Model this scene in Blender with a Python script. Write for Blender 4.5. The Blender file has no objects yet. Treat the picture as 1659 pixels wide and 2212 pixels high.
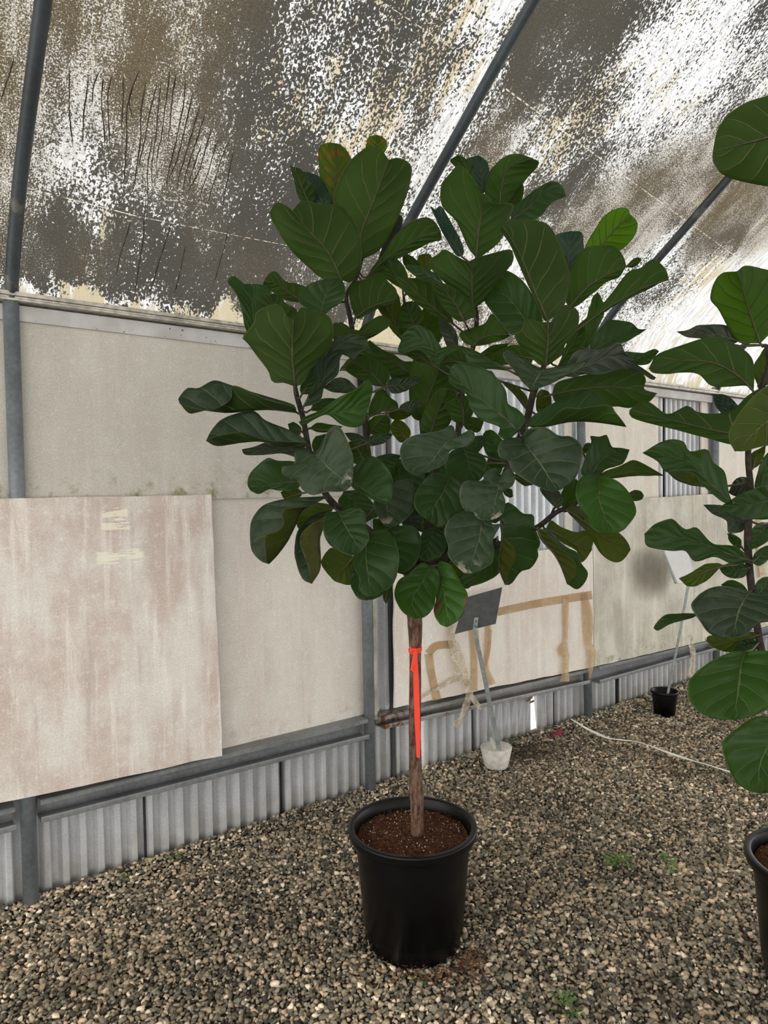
import bpy, bmesh, math, random
import numpy as np
from mathutils import Vector, Matrix, noise as mnoise

random.seed(7)
rng = np.random.default_rng(7)
scene = bpy.context.scene
col = scene.collection

# ------------------------------------------------------------------ camera
FPX, CX, CY, EYE = 1480.0, 829.5, 1106.0, 1.56
_p, _r = math.radians(1.94), 0.016
FWD = Vector((0, math.cos(_p), -math.sin(_p)))
_up = Vector((0, math.sin(_p), math.cos(_p)))
_rt = Vector((1, 0, 0))
RIGHT = _rt * math.cos(_r) - _up * math.sin(_r)
UP = _up * math.cos(_r) + _rt * math.sin(_r)
CAM = Vector((0, 0, EYE))
cd = bpy.data.cameras.new('camera')
cam = bpy.data.objects.new('camera', cd)
col.objects.link(cam)
cd.sensor_fit = 'VERTICAL'
cd.sensor_height = 24.0
cd.lens = 24.0 * FPX / 2212.0
cd.clip_start = 0.02
cam.matrix_world = Matrix(((RIGHT.x, UP.x, -FWD.x, CAM.x), (RIGHT.y, UP.y, -FWD.y, CAM.y),
                           (RIGHT.z, UP.z, -FWD.z, CAM.z), (0, 0, 0, 1)))
scene.camera = cam

# ------------------------------------------------------------------ light: overcast sky
SKY = 2.6
world = bpy.data.worlds.new('overcast_sky')
scene.world = world
world.use_nodes = True
_bg = world.node_tree.nodes['Background']
_bg.inputs[0].default_value = (1.0, 0.985, 0.95, 1)
_bg.inputs[1].default_value = SKY
scene.view_settings.view_transform = 'Standard'
scene.view_settings.look = 'None'
scene.view_settings.gamma = 1.0
scene.view_settings.use_curve_mapping = False
scene.view_settings.exposure = 0.12
scene.cycles.max_bounces = 10
scene.cycles.diffuse_bounces = 5
scene.cycles.transparent_max_bounces = 12
scene.cycles.transmission_bounces = 6
scene.cycles.sample_clamp_indirect = 8.0


# ------------------------------------------------------------------ places
def ray(x, y):
    return FWD + RIGHT * ((x - CX) / FPX) + UP * ((CY - y) / FPX)


def at(x, y, d):
    return CAM + ray(x, y) * d


def ground(x, y, z=0.0):
    q = ray(x, y)
    return CAM + q * ((z - EYE) / q.z)


P0 = Vector((-1.3707, 2.5393, 0.0))
DW = Vector((0.806, 0.592, 0)).normalized()
NW = Vector((DW.y, -DW.x, 0))


def W(t, off, z):
    """a point of the wall: t along it, off towards the room, z up"""
    return P0 + DW * t + NW * off + Vector((0, 0, z))


def on_wall(x, y, off=0.0):
    q = ray(x, y)
    k = (P0 + NW * off - CAM).dot(NW) / q.dot(NW)
    p = CAM + q * k
    return (p - P0).dot(DW), p.z


# ------------------------------------------------------------------ objects
def tag(o, label=None, cat=None, group=None, kind=None):
    if label: o['label'] = label
    if cat: o['category'] = cat
    if group: o['group'] = group
    if kind: o['kind'] = kind
    return o


def empty(name, loc, label, cat, group=None):
    o = bpy.data.objects.new(name, None)
    o.empty_display_size = 0.1
    o.location = loc
    col.objects.link(o)
    return tag(o, label, cat, group)


def place(o, parent):
    col.objects.link(o)
    if parent is not None:
        o.parent = parent
        o.matrix_parent_inverse = Matrix.Translation(-Vector(parent.location))
    return o


class MB:
    """collects shapes in world space and links them as ONE mesh object"""
    def __init__(self):
        self.v, self.f, self.uv, self.mi, self.sm = [], [], [], [], []

    def add(self, verts, faces, uvs=None, mi=0, smooth=False):
        b = len(self.v)
        self.v += [tuple(p) for p in verts]
        for k, f in enumerate(faces):
            self.f.append(tuple(i + b for i in f))
            self.mi.append(mi)
            self.sm.append(smooth)
            self.uv.append([uvs[i] for i in f] if uvs else [(0, 0)] * len(f))
        return self

    def hexa(self, c, uvs=None, mi=0):
        """eight corners: bottom four, top four"""
        return self.add(c, [(3, 2, 1, 0), (4, 5, 6, 7), (0, 1, 5, 4), (1, 2, 6, 5), (2, 3, 7, 6), (3, 0, 4, 7)], uvs, mi)

    def wallbox(self, t0, t1, o0, o1, z0, z1, mi=0):
        pts, uv = [], []
        for z in (z0, z1):
            for t, o in ((t0, o0), (t1, o0), (t1, o1), (t0, o1)):
                pts.append(W(t, o, z)); uv.append((t + o, z))
        return self.hexa(pts, uv, mi)

    def tube(self, pts, radii, n=10, mi=0, cap=True, uvlen=1.0):
        pts = [Vector(p) for p in pts]
        if not isinstance(radii, (list, tuple)): radii = [radii] * len(pts)
        vs, uv = [], []
        ref = Vector((0, 0, 1))
        acc = 0
        for i, p in enumerate(pts):
            d = (pts[min(i + 1, len(pts) - 1)] - pts[max(i - 1, 0)]).normalized()
            if i: acc += (p - pts[i - 1]).length
            if i == 0:
                if abs(d.z) > 0.9: ref = Vector((1, 0, 0))
                a = d.cross(ref).normalized()
            else:
                a = (a - d * a.dot(d)).normalized()
            b = d.cross(a)
            for k in range(n):
                an = 2 * math.pi * k / n
                vs.append(p + (a * math.cos(an) + b * math.sin(an)) * radii[i])
                uv.append((k / n, acc * uvlen))
        fs = []
        for i in range(len(pts) - 1):
            for k in range(n):
                k2 = (k + 1) % n
                fs.append((i * n + k, i * n + k2, (i + 1) * n + k2, (i + 1) * n + k))
        if cap:
            fs.append(tuple(range(n - 1, -1, -1)))
            fs.append(tuple((len(pts) - 1) * n + k for k in range(n)))
        return self.add(vs, fs, uv, mi, True)

    def lathe(self, c, prof, n=48, mi=0, wob=None):
        c = Vector(c)
        vs, fs, uv = [], [], []
        for i, (r, z) in enumerate(prof):
            for k in range(n):
                an = 2 * math.pi * k / n
                rr = r if wob is None else r + wob(an, z)
                vs.append(c + Vector((rr * math.cos(an), rr * math.sin(an), z)))
                uv.append((k / n, z))
        for i in range(len(prof) - 1):
            for k in range(n):
                k2 = (k + 1) % n
                fs.append((i * n + k, i * n + k2, (i + 1) * n + k2, (i + 1) * n + k))
        return self.add(vs, fs, uv, mi, True)

    def ribbon(self, L, R, thick, mi=0):
        """a strip between two rails of points, with a thickness"""
        n = len(L)
        L = [Vector(p) for p in L]; R = [Vector(p) for p in R]
        vs, fs, uv = [], [], []
        for i in range(n):
            d = (L[min(i + 1, n - 1)] - L[max(i - 1, 0)])
            nn = d.cross(R[i] - L[i])
            nn = nn.normalized() * thick * 0.5 if nn.length > 1e-12 else Vector((0, 0, thick * .5))
            vs += [L[i] + nn, R[i] + nn, R[i] - nn, L[i] - nn]
            uv += [(0, i / n), (1, i / n), (1, i / n), (0, i / n)]
        for i in range(n - 1):
            a, b = i * 4, i * 4 + 4
            for k in range(4):
                fs.append((a + k, a + (k + 1) % 4, b + (k + 1) % 4, b + k))
        fs += [(3, 2, 1, 0), (4 * n - 4, 4 * n - 3, 4 * n - 2, 4 * n - 1)]
        return self.add(vs, fs, uv, mi, False)

    def build(self, name, mats, parent=None, bevel=0, smooth=None):
        me = bpy.data.meshes.new(name)
        me.from_pydata(self.v, [], self.f)
        lay = me.uv_layers.new(name='UVMap')
        flat = [c for f in self.uv for uvp in f for c in uvp]
        lay.data.foreach_set('uv', flat)
        me.polygons.foreach_set('material_index', self.mi)
        me.polygons.foreach_set('use_smooth', self.sm if smooth is None else [smooth] * len(self.f))
        for m in (mats if isinstance(mats, (list, tuple)) else [mats]): me.materials.append(m)
        me.update()
        bm = bmesh.new(); bm.from_mesh(me)
        bmesh.ops.recalc_face_normals(bm, faces=bm.faces)
        bm.to_mesh(me); bm.free()
        o = bpy.data.objects.new(name, me)
        place(o, parent)
        if bevel:
            b = o.modifiers.new('bevel', 'BEVEL')
            b.width = bevel; b.segments = 2; b.limit_method = 'ANGLE'
        return o


def spline(pts, n):
    """n points spread evenly along a smooth curve through pts (any dimension)"""
    p = np.array(pts, float)
    if len(p) == 2:
        s = np.linspace(0, 1, n)[:, None]
        return p[0] * (1 - s) + p[1] * s
    q = np.vstack([2 * p[0] - p[1], p, 2 * p[-1] - p[-2]])
    out = []
    for i in range(1, len(q) - 2):
        a, b, c, d = q[i - 1], q[i], q[i + 1], q[i + 2]
        for k in range(14):
            t = k / 14
            out.append(0.5 * ((2 * b) + (c - a) * t + (2 * a - 5 * b + 4 * c - d) * t * t + (3 * b - a - 3 * c + d) * t ** 3))
    out.append(p[-1])
    out = np.array(out)
    dl = np.r_[0, np.cumsum(np.linalg.norm(np.diff(out[:, :2], axis=0), axis=1) + 1e-9)]
    s = np.linspace(0, dl[-1], n)
    return np.stack([np.interp(s, dl, out[:, k]) for k in range(out.shape[1])], 1)


# ------------------------------------------------------------------ materials
class NT:
    def __init__(self, name):
        self.m = bpy.data.materials.new(name)
        self.m.use_nodes = True
        self.t = self.m.node_tree
        self.t.nodes.clear()
        self.out = self.t.nodes.new('ShaderNodeOutputMaterial')

    def n(self, typ, **kw):
        nd = self.t.nodes.new(typ)
        for k, v in kw.items(): setattr(nd, k, v)
        return nd

    def lk(self, a, b): self.t.links.new(a, b)

    def put(self, sock, v):
        if hasattr(v, 'is_output'): self.lk(v, sock)
        elif v is not None:
            if isinstance(v, (tuple, list)) and len(v) == 3 and sock.type == 'RGBA': v = (*v, 1)
            sock.default_value = v

    def math(self, op, a, b=None, c=None, clamp=False):
        nd = self.n('ShaderNodeMath', operation=op, use_clamp=clamp)
        self.put(nd.inputs[0], a)
        if b is not None: self.put(nd.inputs[1], b)
        if c is not None: self.put(nd.inputs[2], c)
        return nd.outputs[0]

    def step(self, x, lo, hi, a=0.0, b=1.0):
        nd = self.n('ShaderNodeMapRange', interpolation_type='SMOOTHSTEP')
        self.put(nd.inputs[0], x); self.put(nd.inputs[1], lo); self.put(nd.inputs[2], hi)
        self.put(nd.inputs[3], a); self.put(nd.inputs[4], b)
        return nd.outputs[0]

    def mix(self, f, a, b, mode='MIX'):
        nd = self.n('ShaderNodeMix', data_type='RGBA', blend_type=mode)
        self.put(nd.inputs[0], f); self.put(nd.inputs[6], a); self.put(nd.inputs[7], b)
        return nd.outputs[2]

    def coord(self, which='Object'):
        return self.n('ShaderNodeTexCoord').outputs[which]

    def scale(self, v, s, loc=(0, 0, 0)):
        nd = self.n('ShaderNodeMapping')
        self.lk(v, nd.inputs[0]); nd.inputs['Scale'].default_value = s; nd.inputs['Location'].default_value = loc
        return nd.outputs[0]

    def noise(self, v, sc, detail=4, rough=0.55, dist=0.0):
        nd = self.n('ShaderNodeTexNoise')
        self.lk(v, nd.inputs['Vector'])
        nd.inputs['Scale'].default_value = sc; nd.inputs['Detail'].default_value = detail
        nd.inputs['Roughness'].default_value = rough; nd.inputs['Distortion'].default_value = dist
        return nd.outputs[0]

    def voro(self, v, sc, feature='F1', out=0):
        nd = self.n('ShaderNodeTexVoronoi', feature=feature)
        self.lk(v, nd.inputs['Vector']); nd.inputs['Scale'].default_value = sc
        return nd.outputs[out]

    def attr(self, name):
        return self.n('ShaderNodeAttribute', attribute_name=name)

    def bump(self, h, dist, strength=1.0, normal=None):
        nd = self.n('ShaderNodeBump')
        self.put(nd.inputs['Height'], h); nd.inputs['Distance'].default_value = dist; nd.inputs['Strength'].default_value = strength
        if normal is not None: self.lk(normal, nd.inputs['Normal'])
        return nd.outputs[0]

    def bsdf(self, color, rough=0.6, metal=0.0, spec=0.5, normal=None):
        nd = self.n('ShaderNodeBsdfPrincipled')
        self.put(nd.inputs['Base Color'], color); self.put(nd.inputs['Roughness'], rough)
        self.put(nd.inputs['Metallic'], metal); self.put(nd.inputs['Specular IOR Level'], spec)
        if normal is not None: self.lk(normal, nd.inputs['Normal'])
        return nd.outputs[0]

    def mixsh(self, f, a, b):
        nd = self.n('ShaderNodeMixShader')
        self.put(nd.inputs[0], f); self.lk(a, nd.inputs[1]); self.lk(b, nd.inputs[2])
        return nd.outputs[0]

    def done(self, sh):
        self.lk(sh, self.out.inputs[0])
        return self.m


def simple(name, c, rough=0.6, metal=0.0, spec=0.5, var=0.25, sc=12, bump=0.0):
    m = NT(name)
    v = m.coord('Object')
    n1 = m.noise(v, sc, 5)
    k = m.step(n1, 0.3, 0.7, 1 - var, 1 + var)
    cc = m.mix(1.0, (*c, 1), k, 'MULTIPLY')
    nm = m.bump(m.noise(v, sc * 8, 3), bump, 0.6) if bump else None
    return m.done(m.bsdf(cc, rough, metal, spec, nm))


def steel_mat(name, c=(0.185, 0.205, 0.222), rust=0.0):
    m = NT(name)
    v = m.coord('Object')
    a = m.noise(v, 5, 6); b = m.noise(v, 60, 4)
    k = m.math('ADD', m.step(a, 0.3, 0.7, 0.78, 1.1), m.step(b, 0.35, 0.65, -0.1, 0.1))
    c1 = m.mix(1.0, (*c, 1), k, 'MULTIPLY')
    c1 = m.mix(m.step(m.noise(v, 9, 6), 0.60, 0.68, 0, 0.35), c1, (0.30, 0.27, 0.22))
    rough = 0.5
    if rust:
        g = m.attr('rust').outputs['Fac']
        ms = m.step(m.math('ADD', m.noise(v, 28, 6), m.math('MULTIPLY', g, 0.20)), 0.66, 0.76)
        rc = m.mix(m.noise(v, 90, 3), (0.07, 0.025, 0.012), (0.24, 0.10, 0.045))
        c1 = m.mix(ms, c1, rc)
    nm = m.bump(b, 0.0008, 0.5)
    return m.done(m.bsdf(c1, rough, 0.15, 0.5, nm))


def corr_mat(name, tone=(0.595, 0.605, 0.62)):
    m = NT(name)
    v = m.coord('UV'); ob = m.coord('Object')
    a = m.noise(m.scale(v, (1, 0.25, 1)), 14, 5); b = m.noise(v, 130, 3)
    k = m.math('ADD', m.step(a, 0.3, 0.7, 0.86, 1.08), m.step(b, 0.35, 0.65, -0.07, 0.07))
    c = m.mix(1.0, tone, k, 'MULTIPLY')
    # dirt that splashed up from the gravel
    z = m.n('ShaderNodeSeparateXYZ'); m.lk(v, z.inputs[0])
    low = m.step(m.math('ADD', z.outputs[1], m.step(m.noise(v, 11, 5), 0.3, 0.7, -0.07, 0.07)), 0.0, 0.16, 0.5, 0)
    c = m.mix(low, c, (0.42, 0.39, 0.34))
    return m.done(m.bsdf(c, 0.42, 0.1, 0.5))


def board_mat(name, base, pink, moss=0.0, streak=0.5, seed=0.0, spot=None, scrape=None, z0=0.4, dark=0.0):
    """aged cement or plaster board; UV is (metres along the wall, height)"""
    m = NT(name)
    v = m.scale(m.coord('UV'), (1, 1, 1), (seed, seed * 0.7, 0))
    raw = m.coord('UV')
    xyz = m.n('ShaderNodeSeparateXYZ'); m.lk(raw, xyz.inputs[0])
    X, Z = xyz.outputs[0], xyz.outputs[1]
    big = m.noise(m.scale(v, (3.0, 1.1, 1)), 1.6, 5, 0.6)
    vert = m.noise(m.scale(v, (24, 1.6, 1)), 1.0, 5, 0.6)
    mott = m.noise(v, 9, 6, 0.65)
    fine = m.noise(v, 150, 3)
    c = m.mix(m.step(m.math('ADD', m.math('MULTIPLY', big, 0.7), m.math('MULTIPLY', mott, 0.3)), 0.38, 0.62), base, pink)
    c = m.mix(m.step(vert, 0.5, 0.72, 0, streak), c, tuple(min(1, x * 1.16) for x in base))
    c = m.mix(m.step(m.noise(m.scale(v, (15, 1.1, 1), (3, 1, 0)), 1, 5), 0.55, 0.75, 0, streak * 0.8), c, tuple(x * 0.72 for x in pink))
    c = m.mix(m.step(m.noise(v, 34, 5, 0.7), 0.53, 0.66, 0, 0.35), c, tuple(min(1, x * 1.2) for x in base))
    if dark:
        dm = m.math('MULTIPLY', m.step(m.noise(m.scale(v, (2.2, 1.4, 1)), 1.5, 6, 0.65), 0.42, 0.66), dark)
        c = m.mix(dm, c, (0.20, 0.18, 0.14))
    k = m.step(fine, 0.3, 0.7, 0.90, 1.08)
    c = m.mix(1.0, c, k, 'MULTIPLY')
    if moss:
        h = m.step(m.math('SUBTRACT', Z, z0), 0.0, 0.17, 1, 0)
        mm = m.math('MULTIPLY', m.math('MULTIPLY', h, m.step(m.noise(v, 13, 6, 0.7), 0.50, 0.68)), moss)
        c = m.mix(mm, c, (0.20, 0.22, 0.06))
    if spot:  # soft-edged dark ovals mixed into the board colour
        for sx, sz, rx, rz, s in spot:
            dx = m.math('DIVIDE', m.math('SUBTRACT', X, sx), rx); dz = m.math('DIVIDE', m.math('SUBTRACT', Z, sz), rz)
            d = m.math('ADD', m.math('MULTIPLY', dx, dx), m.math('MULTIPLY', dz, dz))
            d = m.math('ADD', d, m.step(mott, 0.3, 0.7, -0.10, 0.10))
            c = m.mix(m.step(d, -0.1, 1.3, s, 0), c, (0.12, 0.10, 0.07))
    if scrape:
        for sx, sz, rx, rz, sl in scrape:
            xx = m.math('SUBTRACT', X, sx)
            dz = m.math('SUBTRACT', m.math('SUBTRACT', Z, sz), m.math('MULTIPLY', xx, sl))
            ex = m.step(m.math('ABSOLUTE', xx), rx * 0.8, rx, 1, 0)
            ez = m.step(m.math('ADD', m.math('ABSOLUTE', dz), m.step(m.noise(m.scale(v, (9, 70, 1)), 1, 3), 0.35, 0.65, -rz * 0.9, rz * 0.9)), rz * 0.7, rz * 0.9, 1, 0)
            c = m.mix(m.math('MULTIPLY', m.math('MULTIPLY', ex, ez), 0.75), c, (0.97, 0.93, 0.75))
    nm = m.bump(m.math('ADD', m.math('MULTIPLY', fine, 0.5), mott), 0.0015, 0.5)
    return m.done(m.bsdf(c, 0.9, 0, 0.2, nm))


def leaf_mat(name, base, vein, rough=0.42, dust=0.0, spots=None, transl=0.0, tcol=None, spec=0.2, veinamt=0.95, under=False, scar=0.0):
    m = NT(name)
    uv = m.coord('UV')
    s = m.n('ShaderNodeSeparateXYZ'); m.lk(uv, s.inputs[0])
    U, V = s.outputs[0], s.outputs[1]
    ob = m.coord('Object')
    av = m.math('ABSOLUTE', V)
    wob = m.step(m.noise(ob, 14, 2), 0.3, 0.7, -0.010, 0.010)
    c = m.math('MULTIPLY', m.math('ADD', m.math('SUBTRACT', U, m.math('MULTIPLY', m.math('POWER', av, 0.8), 0.25)), wob), 6.0)
    sgn = m.math('MULTIPLY', m.math('SIGN', V), 0.22)
    c = m.math('ADD', c, sgn)
    f = m.math('FRACT', m.math('ADD', c, 10.0))
    d = m.math('MINIMUM', f, m.math('SUBTRACT', 1.0, f))
    w = m.math('MULTIPLY', m.math('SUBTRACT', 1.0, m.math('MULTIPLY', av, 0.60)), 0.085)
    side = m.step(m.math('DIVIDE', d, w), 0.2, 0.75, 1, 0)
    side = m.math('MULTIPLY', side, m.step(av, 0.80, 1.0, 1, 0))
    midw = m.math('ADD', 0.012, m.math('MULTIPLY', m.math('SUBTRACT', 1.0, U), 0.022))
    mid = m.step(m.math('DIVIDE', av, midw), 0.5, 1.6, 1, 0)
    cmb = m.n('ShaderNodeCombineXYZ')
    m.lk(m.math('MULTIPLY', c, 1.0), cmb.inputs[0]); m.lk(m.math('MULTIPLY', V, 5.0), cmb.inputs[1])
    tert = m.step(m.voro(cmb.outputs[0], 1.6, 'DISTANCE_TO_EDGE'), 0.0, 0.04, 0.10, 0)
    ve = m.math('MAXIMUM', m.math('MAXIMUM', mid, m.math('MULTIPLY', side, 0.9)), tert)
    ve = m.math('MAXIMUM', ve, m.step(av, 0.955, 0.985, 0, 0.45))
    rnd = m.n('ShaderNodeObjectInfo').outputs['Random']
    lo = m.noise(ob, 7, 4)
    hi = m.noise(ob, 45, 4)
    col_ = m.mix(m.step(lo, 0.35, 0.65), tuple(x * 0.82 for x in base), tuple(x * 1.16 for x in base))
    k = m.math('ADD', 0.82, m.math('MULTIPLY', rnd, 0.36))
    col_ = m.mix(1.0, col_, k, 'MULTIPLY')
    warm = m.math('MULTIPLY', m.math('FRACT', m.math('MULTIPLY', rnd, 7.3)), 0.35)
    col_ = m.mix(warm, col_, (base[0] * 1.5, base[1] * 1.05, base[2] * 0.75))
    if dust:
        dm = m.step(m.math('ADD', hi, m.math('MULTIPLY', m.step(lo, 0.35, 0.65, -0.2, 0.2), 0.7)), 0.46, 0.74, dust * 0.12, dust * .8)
        col_ = m.mix(dm, col_, (0.050, 0.064, 0.036))
    col_ = m.mix(m.math('MULTIPLY', ve, veinamt), col_, vein)
    if scar:
        e = m.math('MULTIPLY', m.step(U, 0.72, 0.95), m.step(m.noise(ob, 30, 5), 0.50, 0.60))
        col_ = m.mix(m.math('MULTIPLY', e, scar), col_, (0.36, 0.33, 0.27))
    if spots:
        thr, sc_, scol = spots
        sp = m.step(m.noise(ob, sc_, 3, 0.5), thr, thr + 0.04)
        sp = m.math('MULTIPLY', sp, m.step(U, 0.25, 0.5))
        col_ = m.mix(sp, col_, scol)
    bul = m.math('SINE', m.math('MULTIPLY', f, math.pi))
    h = m.math('SUBTRACT', m.math('MULTIPLY', bul, 0.40), m.math('MULTIPLY', m.math('MAXIMUM', mid, side), 0.8))
    h = m.math('ADD', h, m.math('MULTIPLY', lo, 1.2))
    if under: h = m.math('MULTIPLY', h, -1.0)
    nm = m.bump(h, 0.006, 0.7)
    sh = m.bsdf(col_, m.step(hi, 0.3, 0.7, rough - 0.06, rough + 0.14), 0, spec, nm)
    if transl:
        tr = m.n('ShaderNodeBsdfTranslucent')
        m.lk(m.mix(m.math('MULTIPLY', ve, 0.8), tcol or base, (0.04, 0.07, 0.01)), tr.inputs[0])
        sh = m.mixsh(transl, sh, tr.outputs[0])
    return m.done(sh)

# ================================================================== SETTING
# ------------------------------------------------------------------ roof
# outline of the arched hoops: distance from the wall, height
_S = [-0.03, 0.0, 0.06, .2, .4, .71, 1.14, 1.7, 2.4, 3.2, 4.0]
_Z = [2.20, 2.28, 2.40, 2.59, 2.77, 3.01, 3.33, 3.70, 4.06, 4.33, 4.42]
_S2 = _S + [8.0 - s for s in _S[-2::-1]]
_Z2 = _Z + _Z[-2::-1]
ARC = spline(list(zip(_S2, _Z2)), 260)          # from the near eave over the ridge to the far one
ARCL = np.r_[0, np.cumsum(np.linalg.norm(np.diff(ARC, axis=0), axis=1))]


def arc_at(a, out=0.0):
    s = np.interp(a, ARCL, ARC[:, 0]); z = np.interp(a, ARCL, ARC[:, 1])
    s1 = np.interp(a + .02, ARCL, ARC[:, 0]); z1 = np.interp(a + .02, ARCL, ARC[:, 1])
    s0 = np.interp(a - .02, ARCL, ARC[:, 0]); z0 = np.interp(a - .02, ARCL, ARC[:, 1])
    d = Vector((s1 - s0, z1 - z0, 0)).normalized()
    return s - d.y * out, z + d.x * out


ROOF_OUT = 0.032
_half = [(a, *arc_at(a, ROOF_OUT)) for a in np.linspace(0.0, 4.6, 230)]


def on_roof(x, y):
    """where a line of sight meets the roof sheet: metres along the wall, metres up the arch"""
    q = ray(x, y)
    qn, qz = q.dot(NW), q.z
    c0 = (CAM - P0).dot(NW)
    prev = None
    for a, s, z in _half:
        k = (s - c0) / qn
        e = (EYE + k * qz) - z
        if prev is not None and k > 0 and prev[1] * e <= 0 and a > 0.05:
            f = prev[1] / (prev[1] - e) if prev[1] != e else 0
            aa = prev[0] + (a - prev[0]) * f
            kk = prev[2] + (k - prev[2]) * f
            p = CAM + q * kk
            return (p - P0).dot(DW), aa, kk
        prev = (a, e, k)
    return None


# stains on the sheeting: x y radius  clean  brown  cream  fine
STAINS = '''
20 60 90 .42 .9 .3 1|25 200 80 .40 1 .4 1|30 330 60 .55 .6 .2 1|20 430 60 .45 .7 .1 1|10 560 60 .20 .3 0 1
110 150 50 .58 .3 .1 .8|120 330 60 .62 .2 .1 .6|110 430 50 .64 .2 .1 .7|160 240 50 .52 .3 0 .6|70 560 50 .12 .1 0 1
230 60 90 .36 .9 .3 .8|330 130 110 .34 1 .4 .8|440 60 90 .24 .9 .2 .6|330 230 80 .42 .8 .2 1|450 200 80 .22 .6 .1 .7
200 370 60 .50 0 0 0|240 420 50 .50 0 0 0|330 330 90 .50 .55 .1 1|420 340 80 .48 .5 .1 1|510 300 70 .30 .3 0 .5
120 490 50 .14 0 0 0|180 540 60 .24 .6 .8 .5|90 600 50 .06 .1 0 0|250 510 60 .34 .2 .6 .5|340 500 60 .26 0 0 0|330 590 70 .10 .1 .1 0
430 560 60 .24 .5 .9 .4|500 600 60 .12 .2 .6 .2|420 640 50 .12 0 .3 0|560 470 70 .16 .1 0 0|600 400 80 .14 0 0 0|540 560 50 .30 .7 1 .4
180 636 30 .72 .2 .8 .3|330 655 28 .75 .2 .9 .2|480 680 28 .80 .2 .9 .2|60 625 26 .78 .1 .7 .2|560 690 26 .85 .1 .9 .2
560 60 90 .26 .6 .2 .4|520 150 80 .08 .1 0 0|640 130 80 .40 0 .2 0|680 50 70 .45 .1 .3 0|560 250 80 .36 .2 .7 0|640 240 70 .60 0 .8 0
560 200 50 .50 .2 .8 0|740 250 80 .45 0 .5 0|760 150 70 .38 0 .2 0|860 60 70 .40 0 .6 0|950 90 60 .26 .2 .8 .1|905 130 60 .34 .4 .9 .2
900 45 50 .12 0 0 0|1020 30 60 .72 0 .5 0|1080 20 50 .82 0 .1 0|980 180 60 .58 0 .7 0|870 230 70 .52 0 .6 0|1000 250 40 .70 0 .1 0
870 330 80 .55 0 .1 .3|930 300 60 .55 .2 0 .5|820 300 60 .50 0 .8 0|780 330 60 .62 0 .8 0|900 420 50 .60 0 0 .2|1060 160 30 .85 0 .1 0
1130 250 70 .36 .3 0 .6|1090 310 50 .34 .8 .1 1|1180 60 80 .16 .4 .1 .3|1240 110 80 .14 .2 0 .2|1300 60 70 .26 .5 .1 .5|1360 30 60 .42 0 0 0
1180 190 60 .28 .1 .2 .2|1160 300 50 .55 0 .7 0|1250 230 60 .50 0 .9 0|1235 290 50 .55 .3 1 .1|1200 345 40 .45 0 .8 0|1310 180 50 .5 0 .5 0
1400 150 60 .60 0 .1 0|1480 130 70 .74 0 .15 0|1560 60 70 .62 0 0 0|1540 160 60 .80 0 .1 0|1640 40 50 .30 0 0 0|1440 220 60 .78 0 .3 0|1380 290 60 .70 0 .2 0
1520 240 60 .50 0 .1 0|1600 200 50 .55 0 .1 .2|1640 130 40 .50 0 0 0|1340 340 50 .42 .2 0 .3|1230 380 60 .16 0 0 .1|1150 400 70 .42 .2 0 .5|1300 420 70 .36 .6 .1 1
1420 380 70 .40 .7 .2 1|1500 340 60 .45 .5 .2 1|1400 480 50 .55 .4 .1 1|1560 460 60 .30 1 .5 1|1630 400 60 .30 1 .5 1|1640 520 50 .45 .6 .4 1|1540 520 50 .18 .3 .1 1
1450 540 40 .66 0 .1 .1|1400 620 50 .52 0 0 .1|1450 640 40 .18 .2 .1 .2|1500 600 50 .75 .3 .9 .1|1420 700 60 .86 0 .2 0|1480 690 60 .96 0 .2 0|1540 650 60 .97 0 .2 0
1350 740 50 .60 .5 .2 .4|1600 600 50 .94 0 .2 0|1580 720 60 1 0 .1 0|1420 810 40 .97 0 .5 0|1300 640 50 .60 .1 .1 .1|1500 830 40 1 0 .4 0|1640 700 50 1 0 .1 0
1080 580 50 .70 .2 .2 .2|1100 760 40 .42 .7 .2 .6|1000 720 40 .40 .6 .4 .6|830 700 40 .6 .4 .9 .2|830 735 20 .9 .2 1 0|700 560 60 .2 .2 0 .5|1180 420 40 .4 .3 0 .5
'''


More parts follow.
